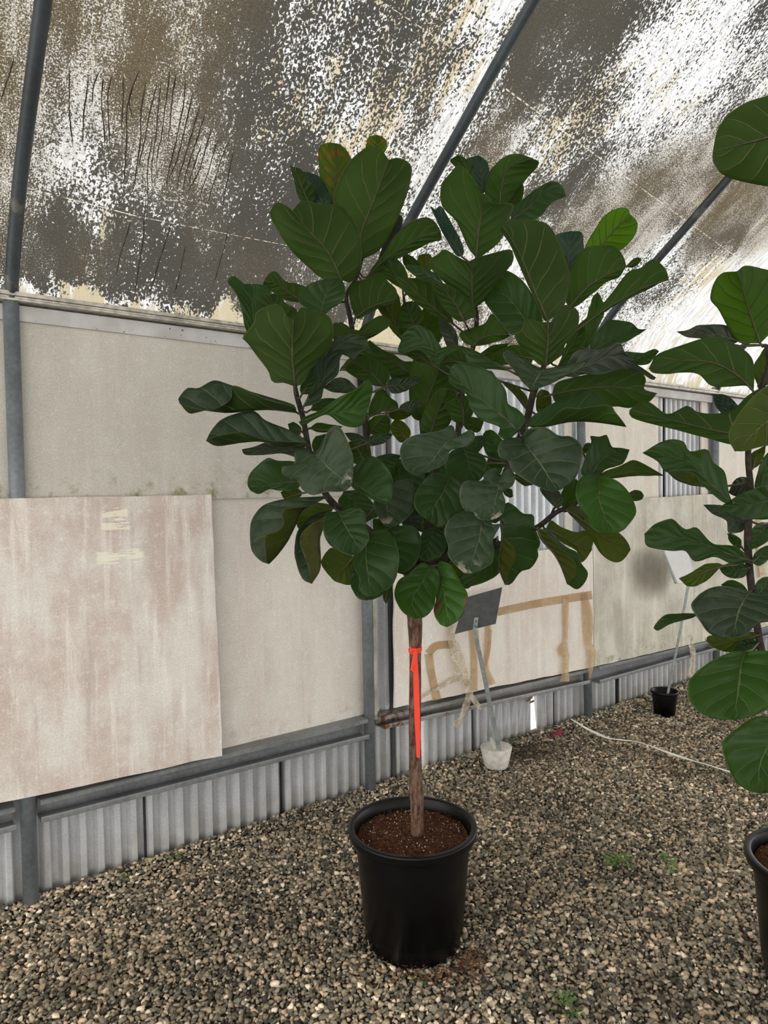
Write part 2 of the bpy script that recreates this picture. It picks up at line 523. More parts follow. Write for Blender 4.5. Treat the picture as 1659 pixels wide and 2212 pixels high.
def build_roof():
    ctl = []
    for tok in STAINS.replace('\n', '|').split('|'):
        if not tok.strip(): continue
        x, y, r, w, b, c, f = map(float, tok.split())
        h = on_roof(x, y)
        if h is None: continue
        t, a, k = h
        ctl.append((t, a, max(0.04, r * k / FPX), w, b, c, f))
    ctl = np.array(ctl)
    ts = np.r_[np.arange(-3.0, -0.4, 0.2), np.arange(-0.4, 6.2, 0.03), np.arange(6.2, 10.6, 0.2)]
    As = np.r_[np.arange(0, 2.3, 0.03), np.arange(2.3, ARCL[-1], 0.2), ARCL[-1]]
    nt, na = len(ts), len(As)
    V, lit, brown, cream, fine = [], [], [], [], []
    base_t = np.array(DW[:2])
    for a in As:
        s, z = arc_at(a, ROOF_OUT)
        p = np.array(P0[:2]) + base_t * ts[:, None] + np.array(NW[:2]) * s
        V.append(np.c_[p, np.full(nt, z)])
        d = ((ts[:, None] - ctl[:, 0]) / ctl[:, 2]) ** 2 + ((a - ctl[:, 1]) / (ctl[:, 2] * 1.25)) ** 2
        w = np.exp(-d * 0.9) + 1e-5 / (1 + d)
        w /= w.sum(1, keepdims=True)
        far = np.clip((a - 2.0) / 0.8, 0, 1)
        for lst, j, dflt in ((lit, 3, .5), (brown, 4, .3), (cream, 5, .3), (fine, 6, .3)):
            lst.append((w @ ctl[:, j]) * (1 - far) + dflt * far)
    V = np.concatenate(V)
    f = []
    for i in range(na - 1):
        for j in range(nt - 1):
            k = i * nt + j
            f.append((k, k + 1, k + nt + 1, k + nt))
    me = bpy.data.meshes.new('ceiling')
    me.from_pydata(V.tolist(), [], f)
    for nm, dat in (('lit', lit), ('brown', brown), ('cream', cream), ('fine', fine)):
        me.attributes.new(nm, 'FLOAT', 'POINT').data.foreach_set('value', np.concatenate(dat).astype(np.float32))
    uvl = me.uv_layers.new(name='UVMap')
    idx = np.empty(len(me.loops), np.int32); me.loops.foreach_get('vertex_index', idx)
    uv = np.stack([ts[idx % nt], As[idx // nt]], 1).astype(np.float32)
    uvl.data.foreach_set('uv', uv.ravel())
    me.polygons.foreach_set('use_smooth', [True] * len(f))
    # stained translucent sheeting
    m = NT('stained_sheeting')
    uvn = m.coord('UV')
    xyz = m.n('ShaderNodeSeparateXYZ'); m.lk(uvn, xyz.inputs[0]); T, A = xyz.outputs[0], xyz.outputs[1]
    g = {k: m.attr(k).outputs['Fac'] for k in ('lit', 'brown', 'cream', 'fine')}
    warp = m.noise(m.scale(uvn, (3, 2, 1)), 1.4, 3)
    flake_big = m.noise(m.scale(uvn, (1, 0.7, 1)), 98, 3, 0.62, 0.5)
    flake_fine = m.noise(m.scale(uvn, (1, 0.85, 1)), 190, 2, 0.6, 0.2)
    patch = m.noise(m.scale(uvn, (1, 0.5, 1)), 7.5, 5, 0.62)
    streak = m.noise(m.scale(uvn, (60, 1.6, 1)), 1, 3, 0.5)
    fl = m.n('ShaderNodeMix', data_type='FLOAT')
    m.put(fl.inputs[0], m.math('MULTIPLY', g['fine'], 0.8)); m.lk(flake_big, fl.inputs[2]); m.lk(flake_fine, fl.inputs[3])
    sig = m.math('ADD', m.math('MULTIPLY', fl.outputs[0], 0.62), m.math('MULTIPLY', patch, 0.30))
    sig = m.math('ADD', sig, m.math('MULTIPLY', streak, 0.08))
    hem = m.step(m.math('ADD', A, m.step(m.noise(m.scale(uvn, (9, 5, 1)), 1, 4, .6), .3, .7, -.055, .055)), .11, .20, 1, 0)
    g['lit'] = m.math('ADD', g['lit'], m.math('MULTIPLY', hem, .36))
    g['cream'] = m.math('ADD', g['cream'], m.math('MULTIPLY', hem, .30))
    g['fine'] = m.math('MULTIPLY', g['fine'], m.math('SUBTRACT', 1.0, hem))
    th = m.math('ADD', 0.5, m.math('MULTIPLY', m.math('SUBTRACT', 0.5, g['lit']), m.math('SUBTRACT', 0.29, m.math('MULTIPLY', g['fine'], 0.09))))
    clean = m.step(m.math('SUBTRACT', sig, th), -0.012, 0.018)
    # what the stain is
    dk = m.mix(m.step(m.math('ADD', g['brown'], m.step(m.noise(uvn, 90, 4, 0.7), 0.35, 0.65, -0.35, 0.35)), 0.2, 1.15), (0.035, 0.0335, 0.030), (0.058, 0.046, 0.028))
    spk = m.noise(m.scale(uvn, (1, 0.9, 1)), 260, 2, 0.6)
    dk = m.mix(m.math('MULTIPLY', m.step(spk, 0.52, 0.60), m.math('MULTIPLY', g['fine'], 0.8)), dk, m.mix(m.step(patch, .42, .6), (0.13, 0.105, 0.066), (0.26, 0.235, 0.19)))
    lt = m.mix(m.step(m.math('ADD', g['cream'], m.step(m.noise(m.scale(uvn, (26, 4, 1)), 1, 4), 0.35, 0.65, -0.4, 0.4)), 0.3, 0.8), m.mix(m.step(m.noise(m.scale(uvn, (40, 9, 1)), 1, 5, .7), .35, .62), (0.315, 0.32, 0.325), (0.50, 0.51, 0.52)), (0.315, 0.275, 0.195))
    lt = m.mix(m.math('MULTIPLY', g['fine'], 0.85), lt, m.mix(m.step(m.noise(uvn, 240, 2, .6), .46, .60), (0.125, 0.112, 0.09), (0.40, 0.375, 0.335)))
    c = m.mix(clean, dk, lt)
    # light passing at the sheet laps, put in as paler colour
    for (xa, ya), (xb, yb), wd in (((0, 391), (300, 468), .0025), ((300, 468), (640, 534), .002), ((1090, 190), (1310, 352), .004), ((1310, 352), (1600, 562), .003), ((820, 0), (1000, 120), .002), ((1490, 0), (1659, 190), .003)):
        ha, hb = on_roof(xa, ya), on_roof(xb, yb)
        if not ha or not hb: continue
        ux, uy = hb[0] - ha[0], hb[1] - ha[1]
        ln = math.hypot(ux, uy); ux, uy = ux / ln, uy / ln
        dx, dy = m.math('SUBTRACT', T, ha[0]), m.math('SUBTRACT', A, ha[1])
        al = m.math('ADD', m.math('MULTIPLY', dx, ux), m.math('MULTIPLY', dy, uy))
        ds = m.math('ABSOLUTE', m.math('SUBTRACT', m.math('MULTIPLY', dx, -uy), m.math('MULTIPLY', dy, -ux)))
        ok = m.math('MULTIPLY', m.step(al, -.01, 0), m.step(al, ln, ln + .01, 1, 0))
        ok = m.math('MULTIPLY', ok, m.step(ds, wd * .4, wd, 1, 0))
        ok = m.math('MULTIPLY', ok, m.step(m.noise(uvn, 55, 4), .42, .58))
        c = m.mix(ok, c, (0.36, 0.33, 0.27))
    # pale brushing lines in the clean bands
    br = m.step(m.noise(m.scale(uvn, (95, 1.2, 1)), 1, 2), 0.56, 0.66)
    br = m.math('MULTIPLY', m.math('MULTIPLY', br, m.step(g['lit'], 0.62, 0.85)), 0.45)
    c = m.mix(br, c, (0.25, 0.215, 0.15))
    tr = m.n('ShaderNodeBsdfTranslucent'); m.lk(c, tr.inputs[0])
    df = m.n('ShaderNodeBsdfDiffuse'); m.lk(m.mix(0.6, c, (0.10, 0.095, 0.085)), df.inputs[0])
    me.materials.append(m.done(m.mixsh(0.12, tr.outputs[0], df.outputs[0])))
    o = bpy.data.objects.new('ceiling', me)
    col.objects.link(o)
    tag(o, 'arched translucent roof sheeting mottled with dark stains and white flecks', 'roof', kind='structure')
    return o


roof = build_roof()

# dark runs where water has tracked down the inside of the sheets
RUNS = '''300 300,300 440,310 590,315 640|380 320,378 380,365 480,355 620|425 310,405 370,400 450|445 330,440 440,450 560,450 640|485 320,468 400,470 520,472 640|530 330,532 450,522 570
580 350,550 470,545 600,540 740,530 840|630 350,610 480,605 600,590 740,570 830|680 350,650 470,620 620,590 760|695 350,685 440,675 560,660 680,655 840|735 300,715 440,700 560,680 660,675 760
800 330,790 450,760 600,730 740,715 830|830 400,800 540,760 700,720 800|860 460,820 600,780 740,760 850|880 500,850 600,810 720,790 840|910 560,870 700,840 780,800 840|940 600,910 700,880 800,860 870
990 600,950 700,920 800,895 900|630 840,620 980,600 1140,570 1310|740 960,700 1080,670 1180,640 1270|560 960,520 1100,500 1200|800 1060,770 1200,750 1270|990 980,960 1100,920 1240|60 250,20 380,5 440
600 300,560 420,575 520|760 320,742 420,735 520,722 610|655 600,640 720,635 900|1010 640,985 760,960 900|870 620,835 720,815 800'''
run_mat = simple('dark_algae_run', (0.066, 0.058, 0.046), .9, spec=.1, var=.4, sc=40)
b = MB()
for ln in RUNS.replace('\n', '|').split('|'):
    px = [tuple(float(c) * .5003 for c in p.split()) for p in ln.split(',')]
    q = []
    for x, y in spline(px, 40):
        h = on_roof(x, y)
        if h: q.append(h[:2])
    n = len(q)
    if n < 4: continue
    L, R = [], []
    for i, (t, a) in enumerate(q):
        t += .005 * mnoise.noise(Vector((a * 9, t * 3, 1))) + .0015 * mnoise.noise(Vector((a * 55, t * 3, 5)))
        w = .0029 * (0.55 + .6 * abs(mnoise.noise(Vector((a * 12, t * 9, 2))))) * min(1, (n - i) / 8, (i + 2) / 6)
        s_, z_ = arc_at(a, ROOF_OUT - .0015)
        L.append(W(t - w, s_, z_)); R.append(W(t + w, s_, z_))
    b.ribbon(L, R, .0006)
b.build('drip_stain', run_mat, roof)


def roof_point(x, y, out=ROOF_OUT - 0.006):
    t, a, k = on_roof(x, y)
    s, z = arc_at(a, out)
    return W(t, s, z)


# ------------------------------------------------------------------ floor: gravel on earth
fm = simple('dark_earth', (0.075, 0.062, 0.048), 0.95, spec=0.1, var=0.35, sc=20)
b = MB()
b.add([W(-4, -0.12, -0.012), W(11, -0.12, -0.012), W(11, 8.2, -0.012), W(-4, 8.2, -0.012)], [(0, 1, 2, 3)])
b.add([W(-4, -0.12, -0.3), W(11, -0.12, -0.3), W(11, 8.2, -0.3), W(-4, 8.2, -0.3)], [(3, 2, 1, 0)])
tag(b.build('floor', fm), 'dark earth floor under the gravel', 'floor', kind='structure')
gm = simple('pale_concrete', (0.55, 0.55, 0.54), 0.9, spec=0.1, var=0.1)
b = MB()
b.add([W(-6, -6, -0.06), W(13, -6, -0.06), W(13, -0.10, -0.06), W(-6, -0.10, -0.06)], [(0, 1, 2, 3)])
tag(b.build('ground_outside', gm), 'pale ground outside the wall', 'ground', kind='structure')

POTS = [(Vector((0.081, 2.33, 0)), 0.165), (Vector((1.335, 2.06, 0)), 0.165), (Vector((0.605, 3.78, 0)), 0.07), (Vector((1.89, 4.62, 0)), 0.07)]


def build_gravel():
    K, shapes = 26, []
    for k in range(K):
        bm = bmesh.new()
        r = np.random.default_rng(100 + k)
        n = 13
        pts = r.normal(size=(n, 3)); pts /= np.linalg.norm(pts, axis=1, keepdims=True)
        pts *= (0.86 + 0.28 * r.random((n, 1)))
        for p in pts: bm.verts.new(p)
        bmesh.ops.convex_hull(bm, input=bm.verts)
        bmesh.ops.delete(bm, geom=[v for v in bm.verts if not v.link_faces], context='VERTS')
        bmesh.ops.triangulate(bm, faces=bm.faces)
        bm.verts.ensure_lookup_table()
        for i, v in enumerate(bm.verts): v.index = i
        shapes.append((np.array([v.co[:] for v in bm.verts]), np.array([[v.index for v in f.verts] for f in bm.faces])))
        bm.free()
    sp = 0.0122
    xs = np.arange(-1.75, 3.9, sp); ys = np.arange(1.55, 6.6, sp)
    X, Y = np.meshgrid(xs, ys)
    X = (X + rng.uniform(-.5, .5, X.shape) * sp).ravel(); Y = (Y + rng.uniform(-.5, .5, Y.shape) * sp).ravel()
    off = (X - P0.x) * NW.x + (Y - P0.y) * NW.y
    keep = (off > -0.035) & (X > -0.56 * Y - 0.35) & (X < 0.56 * Y + 0.45)
    for c, r in POTS: keep &= (X - c.x) ** 2 + (Y - c.y) ** 2 > (r * 0.9) ** 2
    far = np.clip((Y - 3.6) / 2.5, 0, 1)
    keep &= rng.random(len(X)) > far * 0.35
    X, Y = X[keep], Y[keep]
    off = off[keep]
    n = len(X)
    rad = np.clip(rng.lognormal(math.log(0.0092), 0.28, n), 0.0055, 0.0160) * (1 + np.clip((Y - 3.6) / 2.5, 0, 1) * 0.22)
    sc = np.stack([rad * rng.uniform(.85, 1.3, n), rad * rng.uniform(.75, 1.1, n), rad * rng.uniform(.55, .85, n)], 1)
    Z = -0.007 + rng.uniform(-.003, .0065, n) + np.clip(0.10 - off, 0, 0.10) * 0.22
    yaw = rng.uniform(0, 2 * math.pi, n); tx = rng.normal(0, .38, n); ty = rng.normal(0, .38, n)
    cy, sy, cx, sx, cp, sp_ = np.cos(yaw), np.sin(yaw), np.cos(tx), np.sin(tx), np.cos(ty), np.sin(ty)
    Rz = np.zeros((n, 3, 3)); Rz[:, 0, 0] = cy; Rz[:, 0, 1] = -sy; Rz[:, 1, 0] = sy; Rz[:, 1, 1] = cy; Rz[:, 2, 2] = 1
    Rx = np.zeros((n, 3, 3)); Rx[:, 0, 0] = 1; Rx[:, 1, 1] = cx; Rx[:, 1, 2] = -sx; Rx[:, 2, 1] = sx; Rx[:, 2, 2] = cx
    Ry = np.zeros((n, 3, 3)); Ry[:, 1, 1] = 1; Ry[:, 0, 0] = cp; Ry[:, 0, 2] = sp_; Ry[:, 2, 0] = -sp_; Ry[:, 2, 2] = cp
    Rm = Rz @ Rx @ Ry
    pick = rng.integers(0, K, n)
    tone = rng.random(n)
    VV, FF, TT = [], [], []
    base = 0
    for k in range(K):
        ii = np.where(pick == k)[0]
        v, f = shapes[k]
        p = np.einsum('nij,nvj->nvi', Rm[ii], v[None] * sc[ii][:, None, :]) + np.stack([X[ii], Y[ii], Z[ii]], 1)[:, None, :]
        m_ = len(v)
        VV.append(p.reshape(-1, 3))
        FF.append((f[None] + (np.arange(len(ii)) * m_)[:, None, None] + base).reshape(-1, 3))
        TT.append(np.repeat(tone[ii], m_))
        base += len(ii) * m_
    VV = np.concatenate(VV).astype(np.float32); FF = np.concatenate(FF).astype(np.int32); TT = np.concatenate(TT).astype(np.float32)
    me = bpy.data.meshes.new('gravel')
    me.vertices.add(len(VV)); me.vertices.foreach_set('co', VV.ravel())
    me.loops.add(FF.size); me.loops.foreach_set('vertex_index', FF.ravel())
    me.polygons.add(len(FF)); me.polygons.foreach_set('loop_start', np.arange(0, FF.size, 3, dtype=np.int32))
    me.update(calc_edges=True)
    me.attributes.new('tone', 'FLOAT', 'POINT').data.foreach_set('value', TT)
    m = NT('gravel_stones')
    v = m.coord('Object')
    t = m.attr('tone').outputs['Fac']
    rp = m.n('ShaderNodeValToRGB'); m.lk(t, rp.inputs[0])
    cols = [(0, (.040, .038, .033)), (.16, (.095, .087, .070)), (.30, (.19, .165, .128)), (.42, (.125, .122, .103)), (.55, (.255, .21, .155)), (.66, (.20, .185, .155)),
            (.76, (.35, .285, .22)), (.84, (.32, .28, .23)), (.90, (.45, .35, .27)), (.95, (.58, .52, .44))]
    el = rp.color_ramp.elements
    el[0].position, el[0].color = cols[0][0], (*cols[0][1], 1)
    el[1].position, el[1].color = cols[1][0], (*cols[1][1], 1)
    for pos, cc in cols[2:]:
        e = el.new(pos); e.color = (*cc, 1)
    rp.color_ramp.interpolation = 'CONSTANT'
    sp1 = m.noise(v, 260, 4, 0.7)
    c = m.mix(1.0, rp.outputs[0], m.step(sp1, 0.3, 0.7, 1.22, 2.05), 'MULTIPLY')
    c = m.mix(1.0, c, (1.05, 1.0, 0.90), 'MULTIPLY')
    pat = m.noise(v, 1.7, 5, 0.6)
    c = m.mix(1.0, c, m.step(m.noise(v, 0.9, 4, .55), .36, .64, 0.78, 1.22), 'MULTIPLY')
    c = m.mix(m.step(m.noise(v, 420, 3, .7), .58, .68, 0, .5), c, (0.55, 0.50, 0.42))
    c = m.mix(m.step(pat, 0.52, 0.70, 0, 0.55), c, (0.12, 0.09, 0.058))          # peat and grime washed into the stones
    m.put(rp.inputs[0], t)
    me.materials.append(m.done(m.bsdf(c, 0.85, 0, 0.25)))
    o = bpy.data.objects.new('gravel', me)
    col.objects.link(o)
    tag(o, 'loose angular tan and grey gravel covering the greenhouse floor', 'gravel', kind='stuff')
    print('stones', n, 'tris', len(FF))


build_gravel()

# ------------------------------------------------------------------ corrugated metal wall
corr = corr_mat('galvanised_corrugated')
corr_lit = corr_mat('lit_galvanised_corrugated', (0.76, 0.785, 0.82))  # paler sheet copy, brightness lost under the crown put into the colour


def corrugated(name, t0b, t0t, t1b, t1t, z0, z1, off, label, nz=2, mat=None):
    pitch, amp, thick = 0.0665, 0.0170, 0.0016
    n = max(8, int((t1b - t0b) / pitch * 12))
    b = MB()
    vs, uv = [], []
    for layer in (0, 1):
        for j in range(nz):
            fz = j / (nz - 1)
            z = z0 + (z1 - z0) * fz
            a0 = t0b + (t0t - t0b) * fz; a1 = t1b + (t1t - t1b) * fz
            for i in range(n + 1):
                t = a0 + (a1 - a0) * i / n
                ph = math.sin(2 * math.pi * t / pitch)
                o = amp * max(-1, min(1, ph * 2.4))
                vs.append(W(t, off + o - layer * thick, z)); uv.append((t, z))
    fs = []
    m = (n + 1) * nz
    for j in range(nz - 1):
        for i in range(n):
            k = j * (n + 1) + i
            fs.append((k, k + 1, k + n + 2, k + n + 1))
            fs.append((m + k + n + 1, m + k + n + 2, m + k + 1, m + k))
    for i in range(n):
        fs.append((i, m + i, m + i + 1, i + 1))
        k = (nz - 1) * (n + 1) + i
        fs.append((k, k + 1, m + k + 1, m + k))
    for j in range(nz - 1):
        k = j * (n + 1); fs.append((k, k + n + 1, m + k + n + 1, m + k))
        k = k + n; fs.append((k, m + k, m + k + n + 1, k + n + 1))
    b.add(vs, fs, uv)
    o = b.build(name, mat or corr)
    return tag(o, label, 'wall', kind='structure')


OW = -0.073
gA, gB = 1.900, 1.992           # sprung joint behind the trunk that lets daylight in
corrugated('wall_back', -1.4, -1.4, 0.470, 0.470, -0.05, 2.30, OW, 'corrugated metal back wall, sheet left of the first seam')
corrugated('wall_back', 0.455, 0.455, 1.120, 1.120, -0.05, 2.30, OW - .003, 'corrugated metal back wall below the buff board')
corrugated('wall_back', 1.105, 1.105, 1.772, 1.772, -0.05, 2.30, OW, 'corrugated metal back wall beside the second post')
corrugated('wall_back', 1.762, 1.762, gA, gA, -0.05, 0.42, OW - .003, 'narrow corrugated wall strip behind the trunk')
corrugated('wall_back', gB, gB, 2.370, 2.370, -0.05, 0.42, OW, 'corrugated wall strip lit beside the gap')
corrugated('wall_back', 2.352, 2.352, 2.868, 2.905, -0.05, 0.30, OW - .003, 'corrugated wall strip behind the white bucket base')
corrugated('wall_back', 2.965, 2.922, 3.09, 3.09, -0.05, 0.30, OW, 'corrugated wall strip right of the bright slit')
corrugated('wall_back', 2.36, 2.36, 3.09, 3.09, 0.298, 0.42, OW - .001, 'corrugated wall behind the rail')
corrugated('wall_back', 3.080, 3.080, 3.790, 3.790, -0.05, 0.42, OW - .003, 'corrugated wall strip beside the third post')
corrugated('wall_back', 1.755, 1.755, 3.790, 3.790, 0.42, 2.30, OW, 'bright corrugated wall seen through the crown', mat=corr_lit)
corrugated('wall_back', 3.775, 3.775, 4.425, 4.425, -0.05, 2.30, OW, 'corrugated wall behind the pale boards')
corrugated('wall_back', 4.408, 4.408, 7.6, 7.6, -0.05, 2.30, OW - .003, 'corrugated wall at the far right')

# dark open joints between the sheets
joint = simple('dark_joint', (0.045, 0.045, 0.048), .7, spec=.2)
for k, (t, w, za, zb) in enumerate(((0.462, .0025, -.02, .40), (1.112, .003, -.02, .40), (2.361, .013, -.02, .33), (3.085, .011, -.02, .30), (3.783, .009, -.02, .30), (4.372, .014, 1.40, 2.21))):
    b = MB()
    b.wallbox(t - w / 2, t + w / 2, OW - .01, OW + (.0185 if w > .004 else .012), za, zb)
    tag(b.build('trim_%d' % (k + 3), joint), 'dark open joint between two corrugated sheets', 'trim', kind='structure')

# ------------------------------------------------------------------ eave trims
alu = simple('weathered_aluminium', (0.52, 0.49, 0.42), 0.5, 0.2, var=0.3, sc=30)
b = MB()
b.wallbox(-1.4, 7.6, -0.05, 0.032, 2.288, 2.302)
b.wallbox(-1.4, 7.6, -0.05, 0.026, 2.279, 2.286)
b.wallbox(-1.4, 7.6, -0.05, 0.030, 2.270, 2.277)
tag(b.build('trim_1', alu), 'ribbed aluminium eave strip under the roof sheeting', 'trim', kind='structure')
m = NT('speckled_white_flashing')
v = m.coord('UV')
c = m.mix(m.step(m.noise(v, 6, 5), 0.35, 0.65), (0.62, 0.60, 0.60), (0.48, 0.46, 0.43))
c = m.mix(m.step(m.noise(m.scale(v, (1, 1.6, 1)), 38, 3), 0.67, 0.70), c, (0.04, 0.04, 0.045))
fl_mat = m.done(m.bsdf(c, 0.6))
b = MB()
b.wallbox(-1.4, 7.6, -0.052, -0.008, 2.205, 2.262)
tag(b.build('trim_2', fl_mat), 'speckled whitish flashing strip below the eave', 'trim', kind='structure')

# ================================================================== STEEL FRAME
steel = steel_mat('grey_painted_steel')
rail_steel = steel_mat('galvanised_rail_steel', (0.215, 0.225, 0.23))
dark_backlit_steel = steel_mat('dark_backlit_hoop_steel', (0.052, 0.062, 0.068))  # darker than the posts: backlit look put into the colour
steel_rust = steel_mat('rusting_steel', (0.29, 0.29, 0.28), rust=1.0)


def frame(tb, tt, label, arch_shift=0.0):
    root = empty('arched_frame', W(tb, 0, 0), label, 'frame', 'arched pipe frames of the greenhouse')
    b = MB()
    b.tube([W(tb, 0, -0.05), W((tb + tt) / 2, 0, 1.2), W(tt, 0, 2.31)], 0.0275, 20)
    b.build('post', steel, root)
    pts = []
    for a in np.linspace(0.06, ARCL[-1] - 0.06, 90):
        s, z = arc_at(a, 0)
        pts.append(W(tt + arch_shift * min(1, a), s, z))
    b = MB()
    b.tube(pts, 0.0235, 16)
    b.build('hoop', dark_backlit_steel, root)
    b = MB()
    b.tube([W(tt, 0, 2.285), W(tt, 0, 2.325)], [0.0305, 0.0295], 20)
    b.build('collar', steel, root)
    return root


frame(0.012, 0.012, 'grey pipe post and hoop at the left, behind the big front board', 0.014)
frame(1.587, 1.578, 'grey pipe post and hoop passing behind the crown, beside the buff board')
frame(3.372, 3.300, 'grey pipe post and hoop behind the tape covered board', 0.03)
frame(5.02, 5.000, 'grey pipe post and hoop at far right, behind the single stemmed fig')


def rail(t0, t1, zt0, zt1, zb0, zb1, label, mat=rail_steel, n=30, warp=0.0):
    prof = [(-.048, 1, 0), (.030, 1, 0), (.036, 1, -.004), (.036, 1, -.018), (.029, 1, -.018), (.029, 1, -.007), (-.041, 1, -.007),
            (-.041, 0, .007), (.032, 0, .007), (.032, 0, .024), (.041, 0, .024), (.043, 0, .018), (.043, 0, .004), (.037, 0, 0), (-.048, 0, 0)]
    b = MB()
    vs, rust = [], []
    for i in range(n + 1):
        f = i / n
        t = t0 + (t1 - t0) * f
        zt = zt0 + (zt1 - zt0) * f; zb = zb0 + (zb1 - zb0) * f
        wv = warp * math.exp(-((t - t0 - 0.38) / 0.2) ** 2) * math.sin(t * 26)
        for o, top, dz in prof:
            vs.append(W(t, o + (wv if not top and o > 0 else 0), (zt if top else zb + wv * 0.6) + dz)); rust.append(max(0.0, 1 - (t - t0) / 0.62))
    m = len(prof)
    fs = []
    for i in range(n):
        for k in range(m):
            k2 = (k + 1) % m
            fs.append((i * m + k, i * m + k2, (i + 1) * m + k2, (i + 1) * m + k))
    fs += [tuple(range(m)), tuple(n * m + k for k in range(m - 1, -1, -1))]
    b.add(vs, fs, [(0, 0)] * len(vs))
    o = b.build('steel_rail', mat)
    if mat is steel_rust:
        o.data.attributes.new('rust', 'FLOAT', 'POINT').data.foreach_set('value', np.array(rust, np.float32))
    return tag(o, label, 'rail', 'steel channel rails along the wall')


rail(-1.3, -.035, .415, .408, .322, .322, 'grey steel channel rail at far left, ending at the first post')
rail(.050, 1.555, .408, .396, .322, .295, 'grey steel channel rail below the big front board and the buff board')
rail(1.655, 3.335, .388, .347, .322, .252, 'rusty bent steel channel rail below the tape covered board', steel_rust, 70, 0.006)
rail(3.440, 4.985, .346, .313, .233, .226, 'grey steel channel rail below the mossy stained board')
rail(5.055, 7.4, .312, .262, .222, .17, 'steel channel rail at the far right edge')

# ================================================================== WALL BOARDS
BUFF, PINK = (0.60, 0.555, 0.485), (0.535, 0.46, 0.395)
m_upper = board_mat('buff_board', (0.62, 0.59, 0.525), (0.565, 0.53, 0.47), 0.9, 0.3, 1.0, z0=1.53)
m_lower = board_mat('buff_pink_board', (0.75, 0.715, 0.645), (0.69, 0.62, 0.56), 0.35, 0.3, 5.0, z0=0.40)
_s1 = on_wall(250, 1112, .045); _s2 = on_wall(252, 1137, .045); _s3 = on_wall(262, 1203, .045)
m_front = board_mat('weathered_pink_board', (0.79, 0.755, 0.69), (0.62, 0.51, 0.45), 0.0, 0.75, 9.0,
                    scrape=[(_s1[0], _s1[1], .055, .017, .02), (_s2[0], _s2[1], .06, .016, -.03), (_s3[0], _s3[1], .10, .020, .02)])
m_tape = board_mat('pale_pink_board', (0.84, 0.80, 0.73), (0.755, 0.665, 0.60), 0.15, 0.5, 13.0, z0=.36)
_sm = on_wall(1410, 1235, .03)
m_stain = board_mat('mossy_stained_board', (0.74, 0.715, 0.635), (0.59, 0.555, 0.465), 0.9, 0.6, 17.0, spot=[(_sm[0], _sm[1], .30, .21, .80)], z0=.33, dark=0.30)
m_pale = board_mat('pale_cement_board', (0.80, 0.76, 0.68), (0.73, 0.67, 0.585), 0.1, 0.4, 21.0, z0=1.4)


def board(name, mat, corners, o0, thick, label, bev=0.002, rough_edge=0.0):
    """corners: (t, off, z) of bottom left, bottom right, top right, top left, on the room side"""
    (a, b_, c_, d) = corners
    nt, nz = 40, 30
    b = MB()
    vs, uv = [], []
    for back in (0, 1):
        for j in range(nz + 1):
            g = j / nz
            for i in range(nt + 1):
                f = i / nt
                p = [(a[k] * (1 - f) + b_[k] * f) * (1 - g) + (d[k] * (1 - f) + c_[k] * f) * g for k in range(3)]
                if rough_edge:
                    nn = mnoise.noise(Vector((p[0] * 9, p[2] * 9, 3.3)))
                    if j in (0, nz): p[2] += nn * rough_edge
                    if i in (0, nt): p[0] += nn * rough_edge
                wv = 0.004 * mnoise.noise(Vector((p[0] * 1.5, p[2] * 1.5, o0)))
                vs.append(W(p[0], p[1] + wv - back * thick, p[2])); uv.append((p[0], p[2]))
    q = (nt + 1) * (nz + 1)
    fs = []
    for j in range(nz):
        for i in range(nt):
            k = j * (nt + 1) + i
            fs.append((k, k + 1, k + nt + 2, k + nt + 1))
            fs.append((q + k, q + k + nt + 1, q + k + nt + 2, q + k + 1))
    for i in range(nt):
        fs.append((i, q + i, q + i + 1, i + 1))
        k = nz * (nt + 1) + i
        fs.append((k, k + 1, q + k + 1, q + k))
    for j in range(nz):
        k = j * (nt + 1)
        fs.append((k, k + nt + 1, q + k + nt + 1, q + k))
        k += nt
        fs.append((k, q + k, q + k + nt + 1, k + nt + 1))
    b.add(vs, fs, uv)
    o = b.build(name, mat, smooth=False)
    return tag(o, label, 'board', 'boards fixed along the greenhouse wall')


def rect(t0, t1, z0, z1, off):
    return [(t0, off, z0), (t1, off, z0), (t1, off, z1), (t0, off, z1)]


board('wall_board', m_upper, rect(.030, 1.60, 1.528, 2.215, -.020), 1, .012, 'buff board with green moss specks below the eave, right of the first post')
board('wall_board', m_upper, rect(-1.35, .022, .42, 2.215, -.032), 2, .012, 'narrow buff board left of the first grey post')
board('wall_board', m_lower, [(.2, -.040, .40), (1.60, -.040, .395), (1.60, -.040, 1.56), (.2, -.040, 1.56)], 3, .010, 'pinkish buff board between the big front board and the second post')
tr, br_, bl, tl = on_wall(456, 1069, .032), on_wall(481, 1632, .055), on_wall(0, 1735, .055), on_wall(0, 1077, .032)
sl = (bl[1] - br_[1]) / (br_[0] - bl[0])
board('leaning_board', m_front, [(bl[0] - .9, .055, bl[1] + sl * .9), (br_[0], .055, br_[1]), (tr[0], .032, tr[1]), (tl[0] - .9, .032, tl[1])], 4, .012,
      'large pink weathered board propped in front at left, with two pale scrapes', rough_edge=.004)
board('wall_board', m_tape, [(1.728, .030, .418), (3.392, .030, .353), (3.385, .030, 1.165), (1.738, .030, 1.165)], 5, .012,
      'pale pink board hung with old brown tape', rough_edge=.006)
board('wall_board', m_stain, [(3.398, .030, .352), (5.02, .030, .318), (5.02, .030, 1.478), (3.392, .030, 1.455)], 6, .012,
      'grey stained board with a dark round spot behind the white sign', rough_edge=.005)
board('wall_board', m_stain, [(5.03, .024, .318), (7.4, .024, .262), (7.4, .024, 1.47), (5.03, .024, 1.47)], 7, .012, 'stained board at the right edge behind the single stemmed fig')
